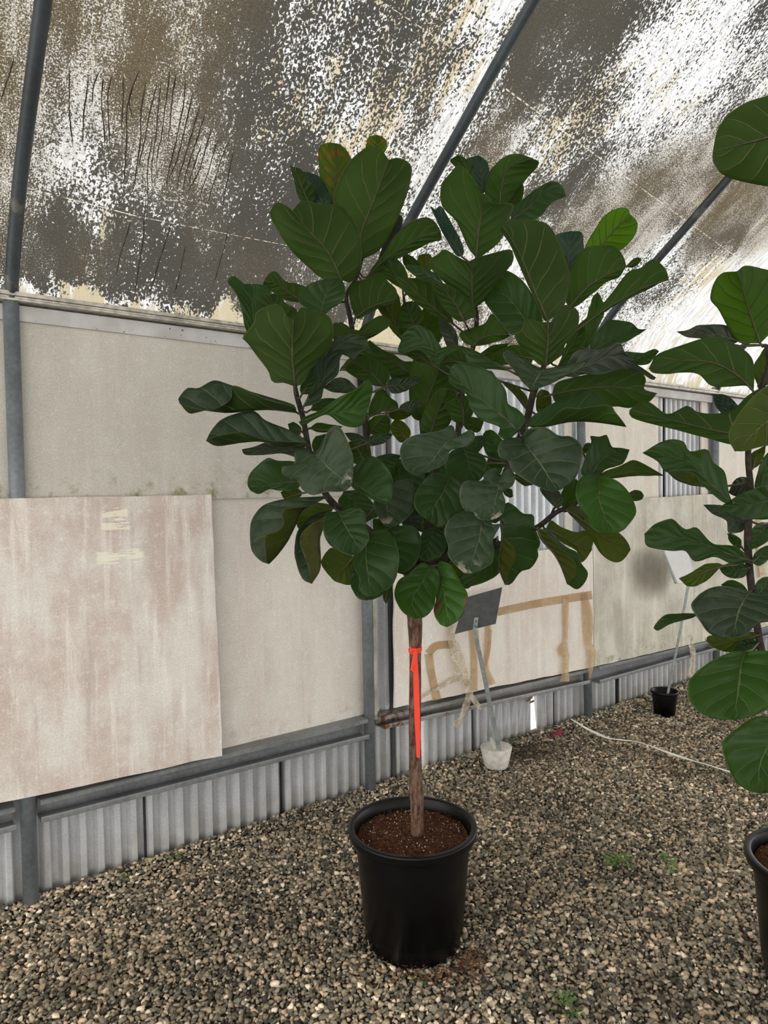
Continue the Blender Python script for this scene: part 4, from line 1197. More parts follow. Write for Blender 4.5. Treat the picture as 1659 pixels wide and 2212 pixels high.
TREE = '''
U 2.42|783 560,779 508,808 432,840 345|752 520,722 440,727 400,754 350,795 318,822 322|820 540,850 490,872 440,885 398,888 358,862 341
U 2.26|737 604,716 557,694 527,668 500,632 455|698 602,664 575,632 545,608 512,585 468,586 450,600 437,618 444|760 608,779 570,778 504,752 460,735 444,690 440,658 433,645 440
S 2.56|718 445,722 400,727 360,722 309|696 430,690 381,688 340,691 318,705 309|740 420,752 380,757 344,750 326,735 312
U 2.52|668 440,655 410,637 362|648 432,635 390,627 358|680 440,680 408,668 392,650 366
K 2.60|700 450,685 410,668 372|680 440,662 405,652 374|714 430,703 400,690 382
S 2.62|812 340,813 315,814 291|792 325,792 308,798 296|832 328,836 308,828 297
U 2.46|791 600,830 562,865 538,910 512,952 500|805 577,830 545,851 512,884 483,918 470,938 478|815 590,850 566,905 536,935 522,953 518
V 2.60|800 620,835 540,862 462|815 570,832 510,850 470|820 590,855 530,870 475
U 2.36|768 686,795 667,822 656,858 645|757 655,756 615,790 602,818 588,840 610,856 625|776 688,800 676,825 662,845 656
T 2.20|692 690,698 655,708 625,722 601|665 668,645 652,650 630,673 611,700 603|715 668,738 652,746 630,742 610,732 603
U 2.03|638 835,633 786,632 740,634 690|612 826,598 828,586 822,578 800,556 770,536 742,524 728,548 698,556 672,601 657,621 683|655 828,672 797,701 768,717 740,720 705,704 678,673 671,650 664,641 680
U 2.15|622 720,603 680,580 635|582 700,558 672,547 640,560 634|642 694,640 668,615 653,606 636
T 2.28|545 740,547 690,542 642,528 614|530 708,522 672,510 634,492 610,498 598,508 597|575 720,582 680,584 640,582 622,554 613
U 2.42|652 650,622 630,598 613,571 607|664 625,642 613,620 609,608 598,595 587,582 592|642 653,615 647,585 628,567 615
U 2.30|764 738,770 728,775 714|728 730,719 710,721 697,742 701,760 711|800 730,842 702,825 682,795 696,783 704
D 2.20|655 880,675 845,700 821,706 775,740 742,792 733|670 838,679 790,704 766,722 733,755 722,784 729|690 868,702 833,730 810,735 775,745 764,762 775,785 756,803 764
U 2.46|885 806,858 788,830 768,798 735|862 809,828 806,806 794,787 776,784 752|894 783,870 779,852 766,825 755
D 2.40|836 835,870 830,910 819|842 820,870 817,903 812|848 850,876 845,898 831
V 2.42|862 884,885 880,908 872|866 875,880 867,900 865|870 889,890 888,905 880
U 2.44|795 902,822 888,862 888|798 880,812 848,826 839,845 860,858 870|808 898,828 889,848 887
O 2.52|893 893,868 896,840 893|880 885,860 882,845 885|876 904,858 908,843 902
B 2.15|648 912,690 896,740 890,800 866|660 900,690 887,722 864,768 841,794 821,806 838|655 919,688 902,710 896,738 917,765 923,785 916,792 893
D 2.14 r-.05|640 890,574 884,490 891,440 886,410 893,388 870|634 874,590 860,540 845,500 832,462 822,428 838,404 838,386 860|632 878,574 861,540 845,503 833,499 860,476 878,440 886
D 2.13 r-.04|662 958,605 966,567 953,518 956,470 963,445 952|648 940,619 926,574 908,552 889,530 888,482 904,460 926|640 954,582 951,541 939,522 932,470 941,450 948
V 2.24|690 985,640 975,580 970,523 971|660 967,610 960,578 954,545 966|650 990,612 980,567 983,530 982
T 2.24|655 1040,620 1042,585 1048,542 1060|642 1000,600 995,578 990,556 1006,538 1028,535 1048|640 1056,605 1060,582 1057,560 1067
W 2.02|678 981,696 995,715 1016,743 1036,760 1047|651 970,636 980,636 1001,612 1007,612 1026,641 1036,652 1056,675 1070,702 1063,742 1061|690 968,706 935,720 921,735 923,748 948,759 975,764 1000,763 1030
T 2.08|752 1035,785 1057,810 1073,838 1088|765 1008,784 993,808 986,838 1013,849 1040,848 1068|762 1054,782 1066,806 1080,826 1087
F 2.13 r-.06|706 1072,657 1100,641 1128,622 1167,600 1198,581 1218|684 1073,622 1077,571 1090,547 1116,540 1145,542 1186,562 1211|670 1092,612 1101,612 1130,600 1146,574 1156,571 1175,576 1214
P 2.16 r-.05|706 1110,697 1142,690 1165,692 1226,673 1261|676 1113,645 1143,636 1178,639 1212,653 1250|694 1120,660 1142,647 1168,655 1195,665 1222,671 1256
O 2.24|722 1096,690 1108,645 1142|705 1088,675 1087,652 1106,640 1130|712 1112,690 1122,662 1134
T 2.04|731 1104,741 1127,756 1153,768 1172,774 1196|706 1110,697 1131,700 1155,712 1177,735 1192,758 1199|748 1101,776 1098,791 1112,790 1130,796 1152,796 1168,784 1189
O 2.22|764 1203,742 1230,716 1249|738 1190,713 1184,694 1213,703 1234|770 1235,758 1263,728 1257
T 2.06|797 1148,790 1190,793 1230,801 1288|770 1190,763 1212,765 1228,778 1250,775 1270,785 1285|815 1143,838 1147,857 1177,862 1206,856 1247,844 1268,822 1278
T 2.20|782 1215,776 1258,790 1297|758 1235,757 1262,772 1291|806 1230,827 1268,822 1288
U 2.24|838 1245,836 1280,834 1304|827 1252,825 1280,830 1297|850 1248,846 1278,840 1297
W 2.22|852 1038,838 1078,836 1105,846 1140|826 1048,808 1080,811 1106,826 1129|884 1036,897 1066,894 1098,875 1123
D 2.04|988 946,969 953,954 968,932 998,905 1026|976 918,952 930,913 937,886 944,869 958,863 976,866 992,876 1013,894 1024|998 938,1016 928,1026 938,1022 952,1006 966,985 966,970 977,966 996,950 1008,922 1020
T 2.20|1000 964,1012 1000,1022 1042|973 977,960 1006,970 1032,996 1042|1028 975,1048 990,1050 1015,1038 1036
T 2.10|972 1030,955 1068,940 1090,924 1124|957 1022,930 1024,905 1052,894 1083,904 1108|995 1045,1003 1078,995 1103,975 1113,962 1136,945 1139
W 2.03|1081 1027,1077 1052,1071 1080,1061 1123|1068 1010,1046 1025,1042 1038,1006 1039,994 1056,993 1078,1000 1098,1013 1106,1022 1105,1034 1121|1090 1016,1100 1010,1113 1030,1107 1049,1086 1060,1092 1083,1087 1106,1076 1117
D 2.00|1129 954,1151 980,1170 1007,1204 1060|1118 945,1086 950,1075 970,1081 990,1098 996,1108 1018,1150 1045,1186 1060|1130 938,1146 925,1178 923,1208 941,1234 943,1256 962,1257 992,1243 1032,1216 1056
W 2.02|1042 1102,1037 1160,1024 1197,1013 1239|1005 1104,972 1119,960 1149,968 1180,968 1201,987 1223,1003 1237|1064 1132,1082 1132,1069 1156,1064 1171,1068 1190,1062 1216,1036 1232
O 2.10 r.03|1081 1120,1084 1160,1078 1212,1080 1236,1091 1263|1083 1150,1101 1172,1113 1190,1113 1210,1103 1228,1093 1255|1092 1086,1112 1093,1130 1109,1152 1112,1155 1136,1167 1172,1160 1190,1164 1200,1147 1228,1126 1235,1104 1261
T 2.24|1075 1160,1048 1220,1005 1270|1085 1200,1080 1236,1045 1258|1040 1180,1000 1235,985 1256
O 2.30|985 1200,1000 1240,1012 1271|965 1220,975 1250,994 1270|1010 1200,1028 1230,1026 1256
B 2.12|931 1223,913 1257,891 1294,897 1337|911 1216,884 1238,862 1253,852 1279,858 1303,873 1325|940 1227,949 1246,942 1283,937 1313,917 1333
R 2.16|946 1223,957 1272,965 1321,966 1355|938 1255,942 1294,937 1321,949 1347|948 1214,972 1219,989 1246,999 1264,1010 1284,1004 1321,986 1344
T 2.20|845 1140,858 1180,868 1240|834 1150,834 1190,850 1230|885 1134,909 1158,904 1203,886 1230
T 2.26|940 1138,926 1175,918 1213|912 1150,903 1188,908 1208|962 1155,964 1180,950 1204,930 1214
D 2.30|880 1105,890 1130,898 1150|866 1122,872 1136,886 1147|906 1105,914 1122,908 1141
T 2.30|955 1130,958 1150,962 1166|941 1140,948 1156,956 1164|970 1130,971 1150,966 1161
U 2.36|1028 556,1034 502,1041 449,1041 418|1010 532,987 479,955 445,953 401,972 376,991 356,1012 372|1045 550,1080 520,1102 470,1107 440,1066 440,1056 424
K 2.46|998 555,970 505,940 453|982 547,950 490,930 447|1002 540,992 512,965 464,952 445
U 2.56|1020 395,1008 365,990 335|995 376,983 360,972 345|1026 382,1023 360,1004 341
K 2.60|1042 420,1040 380,1034 335|1024 402,1018 366,1006 345|1052 408,1058 378,1052 350
U 2.48|1078 446,1084 400,1100 362,1150 342|1052 432,1048 400,1062 365,1090 338,1120 333|1096 437,1118 408,1146 377,1164 351
T 2.50|1105 476,1145 445,1176 418,1223 424|1106 456,1138 423,1164 405,1190 392,1212 399|1128 479,1150 476,1172 463,1194 438
U 2.56|1095 452,1112 425,1129 396|1092 436,1106 412|1112 450,1127 430,1132 410
U 2.26|1020 668,1020 620,1019 580,1010 566|998 648,965 614,934 584,928 562,945 550,961 539,986 553|1046 650,1066 620,1105 570,1108 548,1098 539,1040 553
T 2.32|1165 730,1137 696,1100 645,1045 612|1130 722,1098 720,1066 678,1046 648|1172 690,1152 640,1122 600,1082 583
U 2.12|1183 692,1160 640,1140 590,1118 540,1088 490|1174 690,1151 638,1129 590,1103 532,1081 494|1215 668,1230 612,1226 578,1206 520,1180 483,1130 474,1098 478
K 2.46|1225 600,1228 550,1232 499|1214 572,1203 532,1200 509|1242 578,1260 545,1257 503
G 2.44|1275 545,1298 530,1322 502,1362 464|1264 533,1288 490,1308 464,1334 450,1356 451|1300 540,1338 542,1366 516,1377 494,1374 476
U 2.24|1228 665,1265 625,1300 600,1353 576|1220 640,1225 600,1245 562,1266 535,1322 531,1346 554|1245 662,1280 635,1310 610,1338 598
U 2.34|1352 577,1368 568,1385 558|1360 566,1376 556|1366 578,1381 569
U 2.14|1235 722,1280 688,1320 660,1390 622,1444 605|1245 706,1282 674,1320 636,1357 588,1385 579,1411 560,1437 581|1271 698,1310 671,1353 649,1421 613
U 2.04|1178 792,1183 744,1184 697|1162 786,1144 768,1123 746,1111 722,1125 713,1135 691,1147 690,1172 696|1195 781,1220 760,1218 748,1234 728,1248 708,1250 676,1234 662,1209 660,1202 680,1190 695
U 2.22|1205 792,1235 745,1263 704|1213 772,1220 750,1240 716|1225 788,1252 755,1267 720
B 2.36|1258 756,1285 695,1291 631|1249 745,1266 690,1279 645|1270 752,1304 680,1300 645
T 2.30|1275 757,1310 740,1342 724,1397 711|1278 735,1301 703,1320 691,1361 696,1379 711|1300 757,1325 746,1350 739,1383 721
D 1.97|1173 798,1164 811,1154 828,1147 844|1140 782,1110 763,1094 757,1087 769,1108 797,1128 824|1200 792,1243 784,1263 780,1250 797,1195 827,1163 838
V 2.08|1215 800,1267 790,1320 770,1371 786,1417 816|1228 784,1246 758,1300 754,1337 739,1352 764,1392 803|1230 813,1267 808,1301 808,1337 798,1376 802,1408 820
U 2.14|1192 852,1260 840,1330 836,1419 850|1205 826,1260 811,1330 800,1370 790,1395 818,1390 840|1208 874,1280 882,1330 878,1361 881,1401 868
T 2.02 r-.05|1138 918,1170 922,1234 910,1290 912,1353 922|1150 900,1190 874,1240 852,1270 840,1313 872,1340 905|1176 915,1217 882,1253 881,1313 874,1331 892,1350 916
T 2.08|1120 932,1090 902,1045 868,1000 830,971 803|1098 950,1082 945,1076 937,1078 922,1037 906,1015 878,1007 851,970 826|1134 904,1117 883,1098 872,1090 838,1053 799,1010 784,979 787
T 2.12|1122 812,1070 785,1030 765,990 750,942 772|1098 797,1068 780,1045 767,1008 750,984 746,948 753|1102 802,1065 797,1031 796,1010 782,998 758,965 767,946 787
U 2.17|1020 794,988 781,947 784|1012 772,994 755,962 767|1000 794,975 791,955 788
T 2.20|972 796,940 762,905 730,868 733|945 784,906 755,880 764,859 759|966 776,950 745,930 715,895 703,868 725
U 2.28|930 787,905 767,873 764|925 776,905 757|915 784,895 778
U 2.46|912 912,925 862,952 790|888 895,884 820,893 775,912 764|962 905,988 850,978 796
U 2.40|930 938,945 892,968 838|908 925,920 880,945 843|962 928,982 890,988 850
U 2.34|1000 917,1000 885,985 860|978 909,965 886,961 871|1021 893,1013 866,1008 855
U 2.44|1000 914,1028 920,1047 905|1010 900,1032 903|1008 928,1025 934,1037 930
O 2.38|880 950,864 930,852 906|866 956,850 941,842 922|888 934,878 918,868 909
U 2.46|800 936,815 915,836 896|794 926,797 910,813 898|816 943,840 935,843 910
D 2.30|796 956,770 945,744 936|785 944,764 935|786 963,762 956
D 2.26|788 959,815 945,849 937|800 943,825 936|804 963,825 959,842 948
T 2.18|1272 1033,1290 1005,1312 985,1360 972|1255 1022,1264 988,1278 955,1275 942,1294 943,1312 940,1316 964,1342 968|1292 1028,1310 1014,1347 1000
U 2.26|1256 970,1275 968,1298 977|1268 957,1287 963|1265 979,1282 981
U 2.16|1280 1036,1330 1027,1385 1018,1434 1027|1308 1018,1340 1006,1368 994,1405 1010|1320 1034,1360 1029,1402 1028
B 2.02|1291 1027,1295 1058,1294 1078,1300 1100,1318 1150|1272 1024,1256 1030,1246 1047,1244 1071,1255 1098,1270 1115,1273 1131,1288 1146|1304 1028,1322 1033,1342 1045,1361 1067,1374 1099,1368 1120,1350 1143,1333 1151
U 2.30|1355 1070,1375 1070,1391 1072|1365 1060,1383 1060|1368 1082,1384 1080
O 2.18|1222 1100,1265 1130,1310 1165,1362 1187|1231 1112,1268 1150,1298 1196,1325 1214,1345 1210|1240 1091,1282 1110,1336 1150,1357 1174
O 2.16|1180 1142,1215 1160,1250 1180,1279 1186|1190 1124,1212 1138,1245 1150,1262 1146,1280 1164|1195 1156,1214 1172,1246 1190,1257 1215
O 2.08 r.03|1160 1142,1171 1167,1197 1197,1212 1225,1225 1261|1178 1150,1212 1184,1235 1204,1245 1226,1242 1248,1229 1260|1185 1146,1220 1179,1248 1194,1257 1218,1270 1237,1264 1257,1246 1273
V 2.18|1206 1099,1192 1075,1177 1052|1194 1092,1174 1070,1166 1056|1213 1090,1214 1075,1204 1058
U 2.24|1222 1099,1232 1070,1246 1036|1212 1090,1214 1062,1230 1034|1240 1092,1251 1065,1252 1044
O 2.14|1106 1027,1130 1039,1153 1046|1115 1024,1138 1030|1118 1040,1136 1050
U 2.14|1083 1052,1095 1065,1108 1072|1092 1053,1106 1058|1090 1068,1100 1075
U 2.30|982 702,928 658,892 626,861 598|945 686,910 663,880 638,859 612|966 660,942 620,934 601,890 601
U 2.24|1003 694,982 655,944 610|985 691,955 660,932 615|1028 680,1014 652,975 618
T 2.26|956 612,915 590,876 578|945 593,910 577,882 571|940 613,910 604,888 590
U 2.32|1020 747,1048 727,1098 722|1003 740,992 722,1010 712,1045 700,1062 678,1085 700|1035 747,1075 738,1102 726
S 2.60|920 590,918 570,917 548|907 580,903 565,904 552|933 580,935 562,928 549
U 2.58|905 590,888 567,868 545|890 590,872 570|909 577,894 556
U 2.50|870 625,850 590,838 560|848 612,824 592,815 578|882 602,872 575,855 558
O 2.48|868 736,850 690,824 654|850 718,828 686,813 658|874 700,868 668,855 643
U 2.46|900 718,885 680,875 652|865 722,860 690,866 663|916 706,913 675,896 652
V 2.44|986 752,970 720,954 690|968 752,955 722,949 696|990 740,984 714,966 694
T 2.30|1350 778,1385 775,1424 759|1350 760,1388 762,1414 754|1370 787,1400 786
U 2.30|1152 776,1100 765,1062 780|1132 750,1105 746,1075 760|1142 792,1100 788,1078 790
O 2.26|1136 882,1110 850,1084 824|1120 862,1094 836|1140 862,1126 842,1100 826
O 2.20|1172 894,1174 870,1172 841|1160 888,1157 868,1162 848|1190 886,1191 865,1186 847
T 2.22|652 932,638 922,622 916|645 941,628 933|648 921,635 912
O 2.20|666 958,645 952,624 967|655 945,638 947|656 967,640 968
O 2.28|655 1065,630 1070,606 1064|642 1055,620 1056|642 1077,618 1081
T 2.40|742 1062,770 1090,802 1122|730 1085,755 1108,785 1128|778 1062,808 1090,816 1115
U 2.40|830 835,800 805,762 784|805 832,768 815,744 796|842 810,826 785,790 768
D 2.42|772 840,740 830,698 838|750 819,724 817|752 849,720 847
T 2.36|670 886,700 868,728 862|680 868,702 860|692 888,716 877
T 2.16|652 852,668 825,676 788|648 840,656 815,667 795|670 850,682 825,681 800
U 2.28|668 925,702 929,740 922|685 914,716 917|690 934,716 932
T 2.34|680 986,690 955,706 937|674 962,681 944|702 976,714 950
U 2.40|790 1002,775 975,754 954|763 1000,750 975|800 985,792 964,770 953
T 2.44|796 1012,830 995,868 984|808 990,840 980|822 1018,852 1006
U 2.52|1010 805,1045 770,1100 742|1020 780,1060 748|1030 800,1075 775
U 2.56|735 800,760 780,790 762|740 790,765 765|750 800,775 788
T 2.56|960 1070,975 1100,985 1140|945 1080,955 1110,970 1135|985 1065,1005 1095,1000 1130
T 2.50|880 1000,890 1040,900 1085|860 1010,865 1045,885 1080|905 1000,920 1040,912 1075
T 2.52|930 1020,915 1060,900 1110|915 1020,895 1060,890 1100|950 1030,935 1075,915 1105
T 2.46|1050 1040,1060 1080,1070 1130|1030 1050,1040 1090,1055 1125|1075 1045,1088 1085,1082 1120
T 2.46|960 1150,945 1190,930 1240|940 1150,925 1190,920 1235|985 1155,968 1200,945 1238
T 2.44|820 1120,835 1160,840 1210|805 1125,812 1170,830 1205|845 1120,860 1160,852 1205
T 2.50|1000 1000,1010 1040,1000 1090|985 1010,985 1045,992 1085|1020 1005,1030 1040,1012 1085
T 2.50|870 1090,900 1120,940 1150|865 1110,890 1140,930 1155|885 1080,915 1105,945 1140
T 2.50|1000 1120,980 1160,975 1215|985 1125,962 1160,962 1205|1020 1130,1005 1170,988 1212
U 2.58|900 760,930 700,940 650|880 745,900 690,925 655|925 770,960 715,955 665
U 2.62|1000 850,960 800,930 770|985 870,940 830,922 790|1020 830,985 785,945 765
U 2.62|1080 900,1060 850,1050 800|1060 900,1035 850,1040 810|1098 890,1088 850,1065 805
T 2.56|1100 1000,1070 970,1050 930|1080 1010,1050 980,1042 945|1115 985,1090 955,1065 930
T 2.50|742 740,738 720,735 695|722 735,720 712|760 735,755 708
U 2.52|790 760,765 745,735 738|775 772,750 760|785 742,760 728
U 2.54|850 690,842 655,838 615|826 680,820 645|866 680,862 640
T 2.54|870 830,860 800,850 770|850 825,838 795|885 820,878 785
T 2.54|835 1065,850 1030,866 990|822 1050,832 1010|855 1050,875 1010
T 2.54|940 1042,955 1010,978 982|925 1030,940 995|960 1035,985 1000
T 2.54|1058 1062,1066 1020,1070 972|1045 1045,1050 1000|1075 1040,1086 1000
T 2.56|1010 985,1030 965,1040 940|1000 970,1018 945|1030 980,1048 955
T 2.52|1060 1180,1080 1210,1085 1235|1045 1190,1065 1220|1078 1180,1092 1210
'''
FIG = '''
L 2.02|1642 742,1619 675,1600 612,1592 586|1595 738,1573 707,1551 668,1534 645,1543 610,1560 590,1583 587|1668 712,1700 645,1672 592,1645 580,1610 574
U 2.00|1628 846,1593 811,1541 784,1476 779,1401 796|1625 776,1580 740,1541 727,1472 746,1420 766|1612 833,1541 835,1508 808,1469 805,1440 808,1411 806
V 2.10|1590 735,1540 722,1463 717|1580 714,1566 702,1511 702,1485 713|1560 738,1510 731,1485 728
U 1.96|1650 936,1570 935,1480 915,1360 886|1650 845,1616 855,1582 887,1534 893,1502 888,1487 875,1470 882,1440 894,1395 866|1600 962,1521 945,1458 928,1369 904
N 1.62|1730 868,1660 908,1588 975|1695 818,1659 833,1616 868,1580 922,1576 950|1740 935,1690 955,1640 966,1608 975
T 2.00|1582 1086,1530 1040,1480 995,1388 978|1575 1066,1566 1020,1541 998,1528 971,1490 975,1478 955,1450 949,1418 960|1560 1084,1518 1048,1496 1022,1440 1020,1420 996
O 2.06|1517 1050,1480 1041,1438 1017|1500 1022,1465 1017|1490 1048,1460 1036
T 1.98|1690 1072,1640 1086,1553 1099|1670 1045,1616 1060,1575 1082|1685 1116,1620 1122,1582 1112
V 2.10|1612 1132,1570 1116,1520 1091|1602 1112,1570 1094,1545 1090|1602 1149,1573 1150,1570 1126,1540 1110
T 1.98|1625 1212,1570 1195,1490 1165,1392 1153|1590 1181,1540 1174,1506 1140,1480 1143,1455 1122,1440 1122,1412 1134|1585 1220,1544 1203,1502 1213,1480 1190,1450 1190,1398 1180
O 2.02|1565 1222,1530 1232,1500 1246,1467 1250|1548 1216,1521 1220,1494 1236|1552 1230,1521 1258,1489 1267
T 2.04|1618 1226,1585 1232,1555 1228|1602 1217,1572 1218|1608 1246,1580 1249,1562 1240
D 1.94|1618 1279,1598 1315,1590 1345,1582 1375|1600 1272,1560 1266,1526 1273,1502 1293,1493 1310,1513 1343,1532 1368,1562 1379|1632 1280,1672 1290,1702 1318,1684 1340,1640 1347,1612 1371
T 2.08|1618 1282,1590 1266,1558 1263|1604 1262,1578 1253|1592 1282,1570 1274
T 2.02|1512 1328,1460 1333,1412 1357|1488 1325,1440 1328,1418 1345|1492 1336,1450 1347,1424 1362
O 2.06|1642 1370,1585 1388,1525 1384|1612 1364,1560 1369,1530 1374|1604 1404,1570 1408,1542 1399
B 1.90|1610 1409,1601 1437,1593 1506,1582 1555|1590 1406,1562 1415,1532 1431,1493 1464,1487 1487,1493 1520,1518 1543,1555 1555|1632 1405,1668 1410,1704 1450,1692 1496,1651 1535,1612 1552
B 1.92|1700 1555,1660 1610,1640 1660,1642 1714|1640 1547,1600 1568,1562 1600,1564 1630,1585 1683,1612 1706|1742 1600,1744 1660,1700 1706
U 1.28|1795 262,1659 297,1540 328|1765 185,1659 207,1600 228,1556 268|1790 372,1690 402,1622 396,1565 380,1540 350
T 2.10|1640 1062,1655 1010,1685 970|1630 1050,1640 1010,1658 978|1682 1052,1700 1010
O 2.06|1626 1012,1634 985,1655 962|1618 1000,1622 980|1640 1004,1650 985
V 2.12|1620 1062,1600 1050,1574 1063|1614 1032,1588 1036|1606 1074,1585 1071
T 2.12|1602 1182,1585 1165,1571 1153|1600 1165,1582 1153|1594 1186,1578 1172
T 2.04|1624 1216,1645 1196,1672 1178|1630 1196,1652 1180|1642 1222,1664 1204
T 2.06|1630 1292,1655 1265,1692 1250|1632 1262,1655 1246|1650 1292,1690 1275
T 2.06|1642 1396,1610 1394,1581 1409|1625 1380,1600 1384|1625 1408,1600 1410
O 2.04|1638 834,1660 790,1695 758|1626 800,1640 768,1668 740|1662 830,1700 800
V 2.10|1560 740,1600 722,1580 730|1575 730,1590 722|1578 745,1598 735
T 2.08|1660 1130,1630 1165,1620 1190|1640 1130,1612 1160|1680 1150,1650 1175
K 2.12|1590 905,1555 870,1540 850|1575 910,1548 880|1600 885,1572 855
'''

bark_m = NT('brown_bark')
v = bark_m.coord('Object')
k = bark_m.noise(bark_m.scale(v, (1, 1, .3)), 90, 6, .7)
bc = bark_m.mix(bark_m.step(k, .36, .66), (0.046, 0.024, 0.016), (0.215, 0.128, 0.088))
bc = bark_m.mix(bark_m.step(bark_m.noise(v, 18, 4), .5, .7, 0, .5), bc, (0.18, 0.135, 0.11))
bark = bark_m.done(bark_m.bsdf(bc, .9, 0, .15, bark_m.bump(k, .006, 1.0)))
dbark = simple('dark_twig_bark', (0.042, 0.034, 0.028), .85, spec=.15, var=.4, sc=50, bump=.004)


def stem(parent, name, pts, mat, n=14):
    """pts: x y depth radius"""
    q = spline(pts, 8 * len(pts))
    c = [at(x, y, d) for x, y, d, r in q]
    rr = [r * (1 + .05 * mnoise.noise(Vector((p.z * 40, p.x * 9, 0)))) for p, (x, y, d, r) in zip(c, q)]
    b = MB()
    b.tube(c, rr, n, uvlen=6)
    b.build(name, mat, parent)
    return c


def parse(txt):
    out = []
    for line in txt.strip().splitlines():
        hd, M, L, R = line.split('|')
        hd = hd.split()
        rr = None
        for h in hd[2:]:
            if h[0] == 'r': rr = float(h[1:])
        P = lambda s: [tuple(map(float, p.split())) for p in s.split(',')]
        out.append((hd[0], float(hd[1]), rr, P(M), P(L), P(R)))
    return out


def area(M, L, R):
    p = np.array([M[0]] + L + [M[-1]] + R[::-1])
    x, y = p[:, 0], p[:, 1]
    return abs(np.dot(x, np.roll(y, 1)) - np.dot(y, np.roll(x, 1))) / 2


def leaf_mesh(mbd, rec, twigs, mi, seed):
    kind, d, rfold, M, L, R = rec
    rs = random.Random(seed)
    nu, nv = 36, 8
    m = spline(M, nu + 1)
    l = spline([M[0]] + L + [M[-1]], nu + 1)
    r = spline([M[0]] + R + [M[-1]], nu + 1)
    under = kind in UNDER
    scale = d / FPX
    rise = (M[0][1] - M[-1][1]) * scale
    tilt = max(-.075, min(.075, 0.38 * rise * (1 if under else -1)))
    if not under and rise > 0: tilt = min(.06, .3 * rise)       # upright leaf seen on its upper side leans away
    if not under and rise < 0: tilt = max(-.075, .40 * rise)    # drooping leaf hangs towards the room
    elif under and rise > 0: tilt = -max(0.0, min(.075, .36 * rise))
    elif under: tilt = min(.06, -.35 * rise)
    sag = 0.018 * rs.uniform(-.4, 1)
    ph = rs.uniform(0, 6.28)
    vs, uv = [], []
    for i in range(nu + 1):
        u = i / nu
        dm = d + tilt * (u - .5) * 2 * .8 + sag * math.sin(u * math.pi)
        for j in range(-nv, nv + 1):
            a = abs(j) / nv
            e = l[i] if j < 0 else r[i]
            x = m[i][0] + (e[0] - m[i][0]) * a
            y = m[i][1] + (e[1] - m[i][1]) * a
            wid = math.hypot(e[0] - m[i][0], e[1] - m[i][1]) * scale
            if j > 0 and rfold is not None:
                dz = rfold * math.sin(min(1, wid / .03) * math.pi / 2) * a ** .8
            else:
                cup = .34 if under else -.22
                if rfold is not None: cup = .25
                dz = cup * wid * a ** 1.4
            vc = (u - .25 * a ** .8) * 6 + (.22 if j > 0 else -.22 if j < 0 else 0)
            blg = math.sin(math.pi * (vc % 1.0)) * .0042 * min(1, wid / .035) * (1 - a ** 4) * min(1, 4 * u, 4 * (1 - u))
            dz += blg if under else -blg
            if i not in (0, nu) and a == 1.0:
                wv_ = 1.3 * mnoise.noise(Vector((u * 7, seed * 3.1, j))) + .5 * mnoise.noise(Vector((u * 25, seed * 3.1, j)))
                x += wv_; y += wv_ * .6
            if i not in (0, nu):
                dz += (.005 + .085 * min(wid, .12)) * a ** 2.2 * math.sin(u * 11 + ph + (2 if j > 0 else 0)) * (.5 if rfold is not None else 1)
            vs.append(at(x, y, dm + dz)); uv.append((u, j / nv))
    nw = 2 * nv + 1
    fs = []
    tot = 0.0
    for i in range(nu):
        for j in range(nw - 1):
            k = i * nw + j
            q = (k, k + 1, k + nw + 1, k + nw)
            if i == 0: q = (k, k + nw + 1, k + nw)
            fs.append(q)
            if j < nv:
                n = (vs[q[1]] - vs[q[0]]).cross(vs[q[-1]] - vs[q[0]]) if i else (vs[k + nw + 1] - vs[k]).cross(vs[k + nw] - vs[k])
                tot += n.dot(CAM - vs[q[0]])
    # the upper side faces along the normals
    if (tot > 0) == under: fs = [f[::-1] for f in fs]
    mbd.add(vs, fs, uv, mi, True)
    # midrib and leaf stalk
    base = vs[nv]
    mid = [vs[i * nw + nv] for i in range(0, nu + 1, 3)]
    sgn = -1 if not under else 1
    off = (CAM - base).normalized() * (.0022 * sgn)
    pts = [p + off for p in mid]
    rad = [.0036 - .0028 * k / (len(mid) - 1) for k in range(len(mid))]
    if twigs:
        best = min((( (c - base).length, c) for tw in twigs for c in tw), key=lambda t: t[0])
        if .012 < best[0] < .24:
            c = best[1]
            pts = [c, c * .45 + base * .55 + Vector((0, 0, -.008)) + off] + pts
            rad = [.0036, .0034] + rad
    mbd.tube(pts, rad, 6, mi + 2, True)


def grow(parent, recs, twigs, limit=100):
    order = sorted(range(len(recs)), key=lambda i: -area(*recs[i][3:]))
    big = set(order[:limit])
    rest, rest_m = MB(), []

    def finish(b, name, mats):
        me = bpy.data.meshes.new(name)
        me.from_pydata(b.v, [], b.f)
        lay = me.uv_layers.new(name='UVMap')
        lay.data.foreach_set('uv', [c for f in b.uv for p in f for c in p])
        me.polygons.foreach_set('material_index', b.mi)
        me.polygons.foreach_set('use_smooth', b.sm)
        for m_ in mats: me.materials.append(m_)
        me.update()
        o = bpy.data.objects.new(name, me)
        place(o, parent)
        s = o.modifiers.new('thickness', 'SOLIDIFY')
        s.thickness = .0011; s.offset = -1; s.material_offset = 1; s.use_rim = True
        return o

    for i, rec in enumerate(recs):
        t_, u_ = KIND[rec[0]]
        if i in big:
            b = MB()
            leaf_mesh(b, rec, twigs, 0, i)
            finish(b, 'leaf', [t_, u_, rib_m, rib_m])
        else:
            leaf_mesh(rest, rec, twigs, len(rest_m), i)
            rest_m += [t_, u_, rib_m, rib_m]
    if rest_m:
        tag(finish(rest, 'inner_leaves', rest_m), kind='stuff')


hole_m = simple('dark_hole', (0.004, 0.0035, 0.003), .9, spec=.05)


